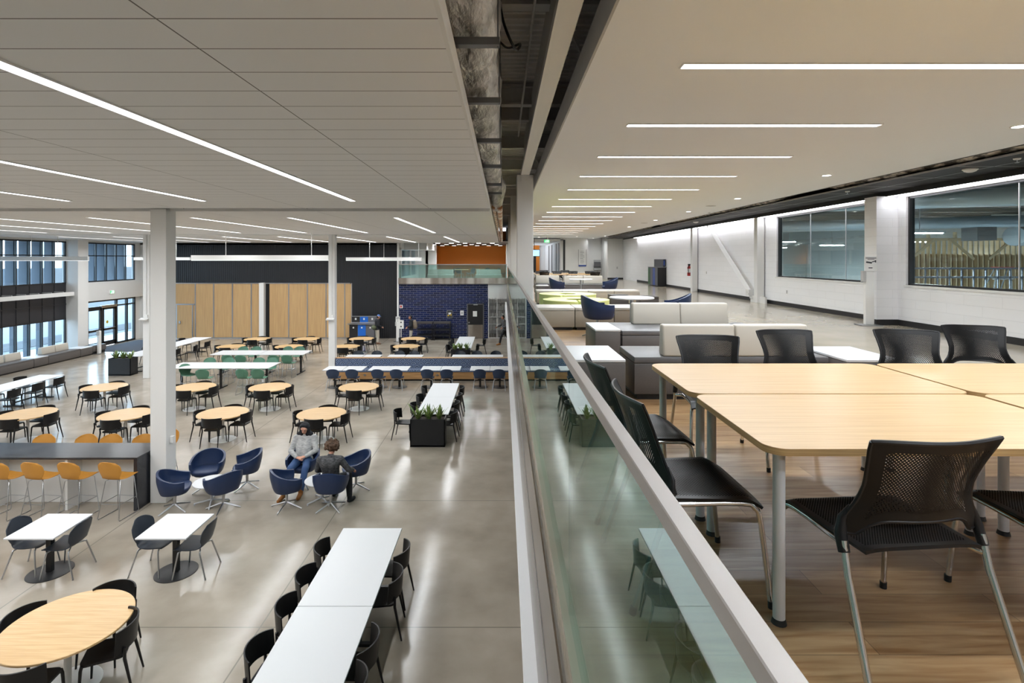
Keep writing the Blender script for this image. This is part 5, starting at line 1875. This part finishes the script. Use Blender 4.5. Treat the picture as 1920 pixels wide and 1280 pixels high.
V = Vector
def person(J, root, mats, voxel=.011, hair='curly', face=True, hood=False):
    """J: joint positions in the person's own frame, facing +Y; pairs are (left, right)"""
    up = (J['head'] - J['neck']).normalized()
    look = J['look'].normalized()
    look = (look - up * look.dot(up)).normalized()
    side = look.cross(up).normalized()
    hc = J['head']
    bm = BM()
    # trunk
    sh0, sh1 = J['shoulder']
    hp0, hp1 = J['hip']
    pel = (hp0 + hp1) / 2
    chest = (sh0 + sh1) / 2
    mid = pel.lerp(chest, .5) + J.get('belly', V((0, 0, 0)))
    def torso(bm, g):
        limb(bm, [(hp0, .098 + g), (hp1, .098 + g)])
        w_ = (sh1 - sh0).normalized()
        limb(bm, [(pel - w_ * .05, .105 + g), (mid - w_ * .05, .105 + g), (chest - w_ * .07 - up * .06, .115 + g)])
        limb(bm, [(pel + w_ * .05, .105 + g), (mid + w_ * .05, .105 + g), (chest + w_ * .07 - up * .06, .115 + g)])
        limb(bm, [(sh0, .062 + g), (chest + up * .0, .075 + g), (sh1, .062 + g)])
    torso(bm, 0)
    limb(bm, [(chest, .062), (J['neck'], .052), (hc - up * .06, .052)])
    # head: skull, jaw, nose, ears, brow
    limb(bm, [(hc + up * .03 - look * .018, .092)])
    limb(bm, [(hc + up * .02 + look * .012, .082), (hc - up * .055 + look * .035, .052)])
    if face:
        limb(bm, [(hc + up * .012 + look * .094, .010), (hc - up * .022 + look * .106, .014)])
        for s_ in (-1, 1):
            limb(bm, [(hc - look * .005 + side * s_ * .088 + up * .012, .016), (hc + side * s_ * .088 - up * .02, .011)])
            limb(bm, [(hc + up * .038 + look * .082 + side * s_ * .014, .013), (hc + up * .036 + look * .072 + side * s_ * .045, .013)])
        limb(bm, [(hc - up * .052 + look * .082 - side * .018, .010), (hc - up * .052 + look * .088, .012), (hc - up * .052 + look * .082 + side * .018, .010)])
    for i in (0, 1):
        sh, el, wr = J['shoulder'][i], J['elbow'][i], J['wrist'][i]
        limb(bm, [(sh, .052), (sh.lerp(el, .5), .046), (el, .040), (el.lerp(wr, .4), .040), (wr, .026)])
        kn, an, hip_ = J['knee'][i], J['ankle'][i], J['hip'][i]
        limb(bm, [(hip_, .088), (hip_.lerp(kn, .5), .074), (kn, .055), (kn.lerp(an, .35), .056), (an, .036)])
        toe = J['toe'][i]
        limb(bm, [(an - V((0, 0, .04)), .034), (toe, .026)])
        # hand: palm, four fingers and a thumb
        hd = J['hand'][i].normalized()
        pn = J['palm'][i].normalized()
        ac = hd.cross(pn).normalized() * (1 if i else -1)
        p0 = wr + hd * .02
        p1 = wr + hd * .085
        for k in (-1.2, -.4, .4, 1.2):
            limb(bm, [(p0 + ac * k * .014, .016), (p1 + ac * k * .018, .014)])
        for k, ln in ((-1.5, .058), (-.5, .072), (.5, .076), (1.5, .066)):
            b0 = p1 + ac * k * .0175
            c1 = (hd + pn * .35).normalized()
            c2 = (hd * .6 + pn * .9).normalized()
            limb(bm, [(b0, .0105), (b0 + c1 * ln * .5, .0098), (b0 + c1 * ln * .5 + c2 * ln * .5, .0088)])
        tb = p0 + ac * .026 + hd * .006
        limb(bm, [(tb, .014), (tb + (ac * .8 + hd * .7 + pn * .2).normalized() * .036, .012), (tb + (ac * .8 + hd * .7).normalized() * .036 + (hd + pn * .4).normalized() * .028, .010)])
    fuse('body', bm, M[mats['skin']], root, voxel, 3)
    # eyes and lips
    if face:
        for s_ in (-1, 1):
            e = BM()
            bmesh.ops.create_icosphere(e, subdivisions=2, radius=.0115, matrix=Matrix.Translation(hc + up * .012 + look * .082 + side * s_ * .032))
            obj('eye', e, M['ink'], root, smooth=60)
        e = BM()
        limb(e, [(hc - up * .052 + look * .0925 - side * .016, .006), (hc - up * .052 + look * .099, .007), (hc - up * .052 + look * .0925 + side * .016, .006)])
        obj('lips', e, M['brown_suede'], root, smooth=60)
    # top
    bm = BM()
    torso(bm, .018)
    limb(bm, [(chest, .085), (J['neck'] - up * .02, .068)])
    for i in (0, 1):
        sh, el, wr = J['shoulder'][i], J['elbow'][i], J['wrist'][i]
        limb(bm, [(sh, .070), (sh.lerp(el, .5), .064), (el, .058), (el.lerp(wr, .5), .052), (wr - (wr - el).normalized() * .02, .042)])
    if hood:
        limb(bm, [(J['neck'] - look * .05 + side * .05, .05), (J['neck'] - look * .08, .06), (J['neck'] - look * .05 - side * .05, .05)])
    fuse(mats.get('topname', 'jumper'), bm, M[mats['top']], root, voxel, 4)
    # trousers
    bm = BM()
    limb(bm, [(hp0, .112), (hp1, .112)])
    limb(bm, [(pel, .118), (pel.lerp(mid, .25), .115)])
    for i in (0, 1):
        kn, an, hip_ = J['knee'][i], J['ankle'][i], J['hip'][i]
        limb(bm, [(hip_, .105), (hip_.lerp(kn, .5), .090), (kn, .074), (kn.lerp(an, .5), .068), (kn.lerp(an, .9), .058)])
    fuse('trousers', bm, M[mats['legs']], root, voxel, 4)
    for i in (0, 1):
        bm = BM()
        an, toe = J['ankle'][i], J['toe'][i]
        fl = V((an.x, an.y, J.get('floor', 0) + .04))
        d = V((toe.x - an.x, toe.y - an.y, 0))
        d = d.normalized() if d.length > .01 else look
        a0 = an + V((0, 0, .03))
        heel = an + V((0, 0, -.045)) - d * .035
        limb(bm, [(a0, .052), (an + V((0, 0, -.03)), .05), (toe - d * .02, .042), (toe + d * .015, .036)])
        limb(bm, [(heel, .038), (toe, .034)])
        fuse('boot', bm, M[mats['shoe']], root, voxel, 3)
    # hair
    bm = BM()
    if hair == 'curly':
        random.seed(9)
        top = hc + up * .04 - look * .02
        for k in range(150):
            z_ = random.uniform(-.55, 1)
            a = random.uniform(0, 2 * pi)
            q = math.sqrt(max(0, 1 - z_ * z_))
            d = side * q * cos(a) + look * q * sin(a) + up * z_
            if d.dot(look) > .45 and d.dot(up) < .55:
                continue
            r_ = random.uniform(.022, .034)
            limb(bm, [(top + V(d) * random.uniform(.105, .14), r_)])
        limb(bm, [(top, .118)])
        fuse('hair', bm, M[mats['hair']], root, .009, 1)
    elif hair == 'short':
        limb(bm, [(hc + up * .045 - look * .025, .094)])
        limb(bm, [(hc + up * .0 - look * .04, .080)])
        fuse('hair', bm, M[mats['hair']], root, voxel, 2)
    elif hair == 'hood':
        limb(bm, [(hc + up * .03 - look * .032, .108)])
        for s_ in (-1, 1):
            limb(bm, [(hc + up * .05 + side * s_ * .08 - look * .0, .036), (hc - up * .04 + side * s_ * .085 + look * .0, .036), (J['neck'] + side * s_ * .06 + look * .03, .045)])
        limb(bm, [(hc + up * .09 + side * .05 + look * .03, .03), (hc + up * .105 + look * .035, .03), (hc + up * .09 - side * .05 + look * .03, .03)])
        limb(bm, [(J['neck'] - side * .12 - up * .02, .062), (J['neck'] - look * .05, .085), (J['neck'] + side * .12 - up * .02, .062)])
        fuse('hood', bm, M['black_cloth'], root, voxel, 3)
    elif hair == 'cap':
        limb(bm, [(hc + up * .0 - look * .035, .086)])
        fuse('hair', bm, M[mats['hair']], root, voxel, 2)
        bm = BM()
        limb(bm, [(hc + up * .062 - look * .015, .095)])
        limb(bm, [(hc + up * .055 + look * .08 - side * .03, .018), (hc + up * .05 + look * .15, .014), (hc + up * .055 + look * .08 + side * .03, .018)])
        fuse('cap', bm, M['cap_blue'], root, voxel, 2)
    return root

# person in light grey knit, seated and leaning back, hands folded
p = thing('person', 'seated person in a light grey knit, dark hood, jeans and tan boots', 'person', (-4.42, 11.80, LF), pi + .10)
person(dict(
    hip=(V((-.10, -.03, .56)), V((.10, -.03, .56))), knee=(V((-.15, .40, .52)), V((.16, .40, .53))),
    ankle=(V((-.10, .58, .10)), V((.22, .66, .10))), toe=(V((-.09, .74, .035)), V((.27, .82, .035))),
    shoulder=(V((-.19, -.17, 1.00)), V((.19, -.17, 1.00))), neck=V((0, -.17, 1.10)), head=V((.0, -.12, 1.22)), look=V((.1, 1, -.15)),
    elbow=(V((-.27, -.02, .76)), V((.27, -.02, .76))), wrist=(V((-.09, .17, .70)), V((.09, .18, .69))),
    hand=(V((1, .35, -.2)), V((-1, .35, -.2))), palm=(V((0, -.3, -1)), V((0, -.3, -1))), belly=V((0, .04, 0))),
    p, dict(skin='skin_light', top='knit_grey', legs='denim', shoe='tan_suede', hair='hair_black'), .0095, 'hood')
# curly haired person from behind
p = thing('person', 'seated person with curly brown hair and charcoal jacket seen from behind', 'person', (-3.46, 10.72, LF), -.02)
person(dict(
    hip=(V((-.10, .02, .57)), V((.10, .02, .57))), knee=(V((-.14, .44, .52)), V((.24, .40, .52))),
    ankle=(V((-.10, .50, .10)), V((.30, .26, .10))), toe=(V((-.10, .66, .035)), V((.34, .40, .035))),
    shoulder=(V((-.20, -.04, .98)), V((.20, -.02, .99))), neck=V((0, .0, 1.07)), head=V((.01, .05, 1.19)), look=V((.15, 1, -.35)),
    elbow=(V((-.29, .06, .74)), V((.34, .06, .76))), wrist=(V((-.12, .28, .68)), V((.36, .30, .66))),
    hand=(V((.8, .6, -.1)), V((.1, 1, -.5))), palm=(V((0, -.2, -1)), V((-.4, -.2, -1)))),
    p, dict(skin='skin_light', top='dark_jacket', legs='black_cloth', shoe='black_cloth', hair='hair_brown', topname='jacket'), .0095, 'curly')

def standing(dx=0, stride=0., bend=0.):
    """standing joints facing +Y"""
    return dict(
        hip=(V((-.09, 0, .90)), V((.09, 0, .90))), knee=(V((-.10, .02 + stride * .5, .50)), V((.10, .04 - stride * .4, .50))),
        ankle=(V((-.11, stride * .75, .10)), V((.11, -stride * .95, .10 + abs(stride) * .18))),
        toe=(V((-.12, .16 + stride * .75, .035)), V((.13, .15 - stride * .9, .04 + abs(stride) * .05))),
        shoulder=(V((-.18, bend * .3 - .01, 1.40)), V((.18, bend * .3 - .01, 1.40))), neck=V((0, bend * .36, 1.48)), head=V((0, bend * .45 + .03, 1.60)), look=V((0, 1, -.2 - bend)),
        elbow=(V((-.25, -.03 + bend * .4 - stride * .3, 1.13)), V((.25, -.03 + bend * .4 + stride * .3, 1.13))),
        wrist=(V((-.20, .18 + bend * .4 - stride * .2, 1.02)), V((.20, .18 + bend * .4 + stride * .4, 1.02))),
        hand=(V((.2, .8, -.5)), V((-.2, .8, -.5))), palm=(V((1, 0, -.3)), V((-1, 0, -.3))))
# person at the recycling bins
X, Y = G(707, 645)
p = thing('person', 'standing person in a blue cap, black jacket and pale trousers by the bins', 'person', (X, Y, LF), -pi / 2 + .5)
person(standing(bend=.12), p, dict(skin='skin_light', top='black_cloth', legs='beige_cloth', shoe='brown_suede', hair='hair_black', topname='jacket'), .014, 'cap')
bm = BM()
limb(bm, [(V((-.18, -.16, 1.0)), .13), (V((.12, -.20, .98)), .13)])
b_ = fuse('shoulder_bag', bm, M['olive'], None, .014)
b_.location, b_.rotation_euler = p.location, p.rotation_euler
tag(b_, 'olive green shoulder bag on the capped person by the bins', 'bag')
bm = BM()
tube(bm, [(.10, .04, .98), (.09, .02, .5), (.08, .0, .08)], [.05, .06, .03], 8)
sc_ = obj('green_sash', bm, M['green_cloth'], None, smooth=60)
sc_.location, sc_.rotation_euler = p.location, p.rotation_euler
tag(sc_, 'bright green cloth hanging beside the capped person by the bins', 'cloth')
# person with a backpack
X, Y = G(771, 646)
p = thing('person', 'standing person with short dark hair and dark jacket before the blue brick', 'person', (X, Y, LF), pi / 2 + .1)
person(standing(bend=.06), p, dict(skin='skin_mid', top='black_cloth', legs='beige_cloth', shoe='black_cloth', hair='hair_black', topname='jacket'), .014, 'short')
bm = BM()
limb(bm, [(V((-.07, -.20, 1.34)), .11), (V((-.07, -.23, 1.05)), .13)])
limb(bm, [(V((.07, -.20, 1.34)), .11), (V((.07, -.23, 1.05)), .13)])
b_ = fuse('backpack', bm, M['taupe'], None, .014)
b_.location, b_.rotation_euler = p.location, p.rotation_euler
tag(b_, 'taupe backpack worn by the person before the blue brick wall', 'backpack')
# walking person at the grille
X, Y = G(946, 646)
p = thing('person', 'walking person in dark grey clothes and tan shoes before the security grille', 'person', (X, Y, LF), pi / 2 + .2)
person(standing(stride=.42, bend=.15), p, dict(skin='skin_mid', top='dark_jacket', legs='black_cloth', shoe='tan_suede', hair='hair_black', topname='jacket'), .014, 'short')

# ================================================================ small things
def text(parent, s, size, loc, rot, m, name='lettering'):
    c = bpy.data.curves.new(name, 'FONT')
    c.body = s
    c.size = size
    c.align_x = 'CENTER'
    c.align_y = 'CENTER'
    c.extrude = .001
    c.materials.append(M[m])
    o = bpy.data.objects.new(name, c)
    o.location = loc
    o.rotation_euler = rot
    C.objects.link(o)
    o.parent = parent
    return o
# recycling station on the lower level
xa, xb, yy = -9.45, -7.9, 32.8
t = thing('recycling_station', 'dark recycling station with blue panel against the black wall', 'recycling bin', (xa, yy, LF))
W_ = xb - xa
obj('cabinet', box(BM(), 0, 0, 0, W_, .55, 1.0), M['grey_bin'], t)
obj('counter_shelf', box(BM(), -.12, -.1, 1.0, W_ + .1, .6, 1.04), M['satin'], t)
for k, (mm_, lm) in enumerate((('black_metal', 'black'), ('blue_bin', 'blue'), ('grey_bin', 'grey'))):
    f_ = obj('bin_front', box(BM(), k * W_ / 3 + .02, -.02, .3 if k == 1 else .05, (k + 1) * W_ / 3 - .02, 0, .98), M[mm_], t, label=lm + ' bin front')
    obj('bin_symbol', lathe(BM(), [(0, 0), (.05, 0), (.05, .005), (0, .005)], 14), M['paper'], f_, loc=((k + .5) * W_ / 3, -.022, .8)).rotation_euler = (pi / 2, 0, 0)
    s_ = obj('sign_panel', box(BM(), k * W_ / 3 + .01, .5, 1.08, (k + 1) * W_ / 3 - .01, .53, 1.42), M[mm_], t, label=lm + ' upper sign panel')
    obj('sign_symbol', box(BM(), (k + .5) * W_ / 3 - .05, .49, 1.22, (k + .5) * W_ / 3 + .05, .5, 1.34), M['paper'], s_)
obj('sign_frame', box(BM(), -.02, .53, 1.0, W_ + .02, .56, 1.46), M['satin'], t)
# utility carts
for k, nm in ((0, 'left'), (1, 'right')):
    xa, xb = ((783, 812), (814, 845))[k]
    xa, xb = (xa - 943) * .0332, (xb - 943) * .0332
    t = thing('utility_cart', 'dark rolling utility cart before the blue brick wall, %s of the pair' % nm, 'cart', (xa, 32.9, LF), 0, 'utility carts by the brick wall')
    W_ = xb - xa
    for z_ in (.28, .62, 1.02):
        obj('shelf', box(BM(), 0, 0, z_, W_, .6, z_ + (.10 if z_ > 1 else .05)), M['charcoal'] if z_ > 1 else M['black_metal'], t)
    for x_ in (.02, W_ - .05):
        for y_ in (.02, .55):
            obj('post', box(BM(), x_, y_, .1, x_ + .03, y_ + .03, 1.02), M['black_metal'], t)
            obj('caster', tube(BM(), [(x_ - .01, y_, .07), (x_ + .04, y_, .07)], .07, 12), M['black_plastic'], t)
# posters and signs on the brick
def board(name, px0, px1, py0, py1, Yp, m, label, cat='sign', frame=None):
    x0_, x1_ = (px0 - 943) * Yp / F, (px1 - 943) * Yp / F
    z1_, z0_ = EYE - (py0 - 486) * Yp / F, EYE - (py1 - 486) * Yp / F
    t = thing(name, label, cat, ((x0_ + x1_) / 2, Yp, (z0_ + z1_) / 2))
    hx, hz = (x1_ - x0_) / 2, (z1_ - z0_) / 2
    obj('panel', box(BM(), -hx, -.012, -hz, hx, 0, hz), M[m], t)
    if frame:
        bm = BM()
        box(bm, -hx - .02, -.02, -hz - .02, hx + .02, -.0, -hz)
        box(bm, -hx - .02, -.02, hz, hx + .02, -.0, hz + .02)
        box(bm, -hx - .02, -.02, -hz, -hx, -.0, hz)
        box(bm, hx, -.02, -hz, hx + .02, -.0, hz)
        obj('frame', bm, M[frame], t)
    return t, hx, hz
t, hx, hz = board('poster', 838.5, 847.5, 582, 595.5, YF - .01, 'ink', 'dark framed poster with yellow accents on the blue brick', 'poster', 'satin')
bm = BM(); box(bm, -.07, -.02, -.02, .09, -.013, .10); obj('white_motif', bm, M['paper'], t)
bm = BM(); box(bm, -.12, -.02, -.12, -.02, -.013, -.05); box(bm, .05, -.02, -.1, .12, -.013, .02); obj('yellow_motif', bm, M['yellow'], t)
t, hx, hz = board('notice', 863, 869.5, 582, 591, YF - .01, 'paper', 'white paper notice between poster and service door', 'notice')
bm = BM(); box(bm, -hx * .5, -.016, -hz * .5, hx * .5, -.012, hz * .5); obj('printed_area', bm, M['grey_wall'], t)
t, hx, hz = board('fire_alarm_sign', 749, 755, 571.5, 577.5, YF - .01, 'paper', 'small red and white fire sign on the blue brick', 'sign')
bm = BM(); box(bm, -hx * .5, -.016, -hz * .7, hx * .5, -.012, hz * .7); obj('red_symbol', bm, M['red'], t)
t, hx, hz = board('map_panel', 747, 757, 600, 616, 31.2, 'paper', 'white information panel with dark symbols beside the sanitizer stand', 'sign')
bm = BM()
for z_ in (-.5, .4):
    lathe(bm, [(0, -.02), (.05, -.02), (.05, -.012), (0, -.012)], 12)
bm.free()
for z_ in (-.12, .12):
    obj('symbol', box(BM(), -.04, -.018, z_ - .04, .04, -.012, z_ + .04), M['ink'], t)
obj('stand_pole', box(BM(), -.03, .0, -hz - .9, .03, .03, hz), M['grey_wall'], t)
def sanitizer(x, y, z, rz, label, sign=True):
    t = thing('sanitizer_stand', label, 'sanitizer stand', (x, y, z), rz)
    obj('post', box(BM(), -.09, -.05, .02, .09, .05, 1.22, .006, 1), M['white'], t)
    obj('foot_plate', box(BM(), -.22, -.18, 0, .22, .18, .02), M['satin'], t)
    obj('dispenser', box(BM(), -.15, -.08, .98, -.09, .04, 1.22), M['grey_wall'], t)
    if sign:
        s_ = obj('sign_board', box(BM(), -.12, -.07, 1.22, .14, -.055, 1.55), M['paper'], t)
        bm = BM()
        for a, b_, c_, d_ in ((-.10, 1.50, .12, 1.515), (-.06, 1.475, .08, 1.487)):
            box(bm, a, -.072, b_, c_, -.070, d_)
        obox(bm, (-.03, -.072, 1.41), (.12, .002, .035), (0, .15, 0))
        obox(bm, (.06, -.072, 1.43), (.06, .002, .02), (0, -.3, 0))
        box(bm, .09, -.072, 1.41, .115, -.070, 1.46)
        obox(bm, (0, -.072, 1.29), (.08, .002, .02), (0, 0, 0))
        obj('printed_symbols', bm, M['ink'], s_)
    return t
X, Y = G(1629, 610, 0)
sanitizer(X, Y, 0, -.15, 'white hand sanitizer stand with a sign at the block wall pier')
sanitizer((1206 - 943) * .0375, 37.5, 0, 0, 'small white sanitizer stand at the far right corner upstairs', False)
X, Y = G(746, 641)
sanitizer(X, Y, LF, 0, 'white sanitizer stand before the corner of black wall and blue brick')
X, Y = G(186, 663)
sanitizer(X, Y, LF, pi / 2, 'white sanitizer stand at the end of the window bench', False)
# exit signs
def exit_sign(x, y, z, rz, label, w_=.62, h_=.26):
    t = thing('exit_sign', label, 'exit sign', (x, y, z), rz)
    obj('housing', box(BM(), -w_ / 2, -.02, -h_ / 2, w_ / 2, .03, h_ / 2), M['white'], t)
    obj('green_face', box(BM(), -w_ / 2 + .02, -.026, -h_ / 2 + .02, w_ / 2 - .02, -.02, h_ / 2 - .02), M['exit_green'], t)
    bm = BM()
    box(bm, .04, -.031, -.07, .12, -.026, .07)
    lathe(bm, [(0, -.01), (.018, -.01), (.018, .01), (0, .01)], 10)
    bmesh.ops.translate(bm, vec=(-.04, -.03, .07), verts=bm.verts[-22:])
    obox(bm, (-.05, -.029, .02), (.03, .004, .09), (0, .3, 0))
    obox(bm, (-.09, -.029, -.05), (.025, .004, .08), (0, .9, 0))
    obox(bm, (-.02, -.029, -.05), (.025, .004, .08), (0, -.5, 0))
    obj('running_symbol', bm, M['exit_white'], t)
    return t
exit_sign(-22.72, 31.0, -.42, pi / 2, 'green running figure exit sign over the entrance doors', .34, .2)
e_ = exit_sign(3.0, 36.5, 2.72, 0, 'green exit sign hanging from the upper ceiling before the corridor', .40, .22)
obj('stem', tube(BM(), [(.05, 0, .13), (.05, 0, .36)], .03, 8), M['white_steel'], e_)
# directory board and wall phone / panel
t, hx, hz = board('directory_board', 1085, 1099, 467.5, 497, 40.28, 'paper', 'tall white directory board with dark side strips on the far wall', 'directory')
obj('side_strip', box(BM(), -hx - .02, -.02, -hz - .05, -hx, 0, hz), M['ink'], t)
obj('side_strip', box(BM(), hx, -.02, -hz - .05, hx + .02, 0, hz), M['ink'], t)
obj('foot_strip', box(BM(), -hx, -.02, -hz - .10, hx, 0, -hz + .02), M['blue_stripe'], t)
bm = BM()
for k in range(9):
    box(bm, -hx * .6, -.016, hz * .75 - k * .11, hx * random.uniform(.1, .6), -.012, hz * .75 - k * .11 + .02)
obj('printed_lines', bm, M['ink'], t)
t, hx, hz = board('wall_fountain', 1113, 1126, 487, 506, 41.95, 'grey_wall', 'grey metal wall unit with dark grille in the far recess', 'wall unit')
obj('dark_grille', box(BM(), -hx * .9, -.2, -hz * .35, hx * .9, -.012, hz * .6), M['grey_bin'], t)
obj('basin', box(BM(), -hx, -.22, -hz, hx, -.012, -hz * .6), M['satin'], t)
obj('cord', tube(BM(), [(0, -.02, -hz), (.05, -.02, -hz - .25), (-.05, -.02, -hz - .45)], .01, 6, smoothpts=4), M['ink'], t)
# corridor end
t = thing('corridor_door', 'dark door with orange side panel at the end of the corridor', 'door', (2.2, 54.68, 0))
obj('door_leaf', box(BM(), -1.2, 0, 0, 1.2, .1, 2.5), M['black_metal'], t)
obj('orange_panel', box(BM(), 1.2, -.02, 0, 1.55, .1, 2.9), M['orange_wall'], t)
obj('orange_header', box(BM(), -1.2, -.02, 2.5, 1.2, .1, 2.9), M['orange_wall'], t)
t = thing('wall_screen', 'bright blue screen at the end of the corridor', 'screen', (2.35, 40.0, 1.95))
obj('bezel', box(BM(), -.42, 0, -.26, .42, .05, .26), M['black_metal'], t)
obj('display', box(BM(), -.38, -.006, -.22, .38, 0, .22), M['screen'], t)
obj('hanger', tube(BM(), [(0, .03, .26), (0, .03, 1.1)], .02, 8), M['black_metal'], t)
# recycling cabinet upstairs
t = thing('recycling_cabinet', 'recycling cabinet upstairs with green, grey and blue fronts', 'recycling bin', (8.42, 29.0, 0))
obj('cabinet', box(BM(), 0, 0, .03, .46, 1.9, 1.02), M['black_metal'], t)
obj('top', box(BM(), -.02, -.02, 1.02, .47, 1.92, 1.05), M['grey_bin'], t)
for k, m_ in enumerate(('grey_bin', 'blue_stripe', 'grey_bin', 'green_bin')):
    obj('bin_front', box(BM(), -.015, k * .475 + .01, .05, 0, (k + 1) * .475 - .01, 1.0), M[m_], t)
b_ = obj('sign_panel', box(BM(), .30, 0, 1.07, .44, .05, 1.48), M['ink'], t)
obj('blue_label', box(BM(), .31, -.006, 1.15, .38, 0, 1.42), M['blue_stripe'], b_)
obj('sign_back', box(BM(), .34, .05, 1.05, .40, 1.9, 1.48), M['grey_bin'], t)
# fire extinguisher
t = thing('fire_extinguisher', 'red fire extinguisher with white label on the block wall', 'fire extinguisher', (8.78, 25.15, .98))
obj('cylinder', lathe(BM(), [(0, -.28), (.075, -.28), (.085, -.26), (.085, .10), (.06, .17), (.03, .2), (0, .2)], 20), M['red'], t, smooth=40)
obj('label_band', lathe(BM(), [(.0865, -.12), (.0865, .06), (.084, .06), (.084, -.12), (.0865, -.12)], 20), M['paper'], t, smooth=40)
obj('valve', box(BM(), -.05, -.03, .2, .05, .03, .28), M['black_metal'], t)
obj('hose', tube(BM(), [(0, -.04, .24), (-.08, -.09, .1), (-.05, -.1, -.2)], .015, 8, smoothpts=5), M['black_plastic'], t)
# outlets on the block wall
t = thing('wall_outlet', '', 'outlet')
obj('plate', box(BM(), -.012, -.04, -.06, 0, .04, .06), M['white'], t)
obj('socket', box(BM(), -.016, -.02, .01, -.012, .02, .04), M['ink'], t)
obj('socket', box(BM(), -.016, -.02, -.04, -.012, .02, -.01), M['ink'], t)
PO = Proto(t, 'outlet')
PO.put(XR, XR * F / (1476 - 943), .46, 0, 'white outlet plate on the block wall below the left window')
PO.put(XR, XR * F / (1325 - 943), .9, 0, 'small plate on the block wall left of the brace')
t = thing('thermostat', 'small grey plate on the far white wall upstairs', 'wall plate', ((1157 - 943) * .0395, 39.48, .85))
obj('plate', box(BM(), -.05, -.015, -.08, .05, 0, .08), M['grey_wall'], t)
# cars outside
for k, (x, y, nm) in enumerate(((-40, 38, 'nearer'), (-44, 52, 'farther'))):
    t = thing('parked_car', 'parked car seen through the hall windows, ' + nm, 'car', (x, y, LF - .12), .2)
    bm = BM()
    box(bm, -.9, -2.2, .35, .9, 2.2, .95, .15, 3)
    box(bm, -.75, -1.2, .9, .75, 1.3, 1.45, .2, 3)
    obj('body', bm, M['car'], t, smooth=40)
    for sx in (-.85, .85):
        for sy in (-1.4, 1.4):
            obj('wheel', tube(BM(), [(sx - .1, sy, .33), (sx + .1, sy, .33)], .33, 18), M['black_plastic'], t)
for lab, names_ in LABELS.items():
    if lab and len([n_ for n_ in names_]) > 1 and lab not in ('',):
        print('DUP LABEL', len(names_), lab)
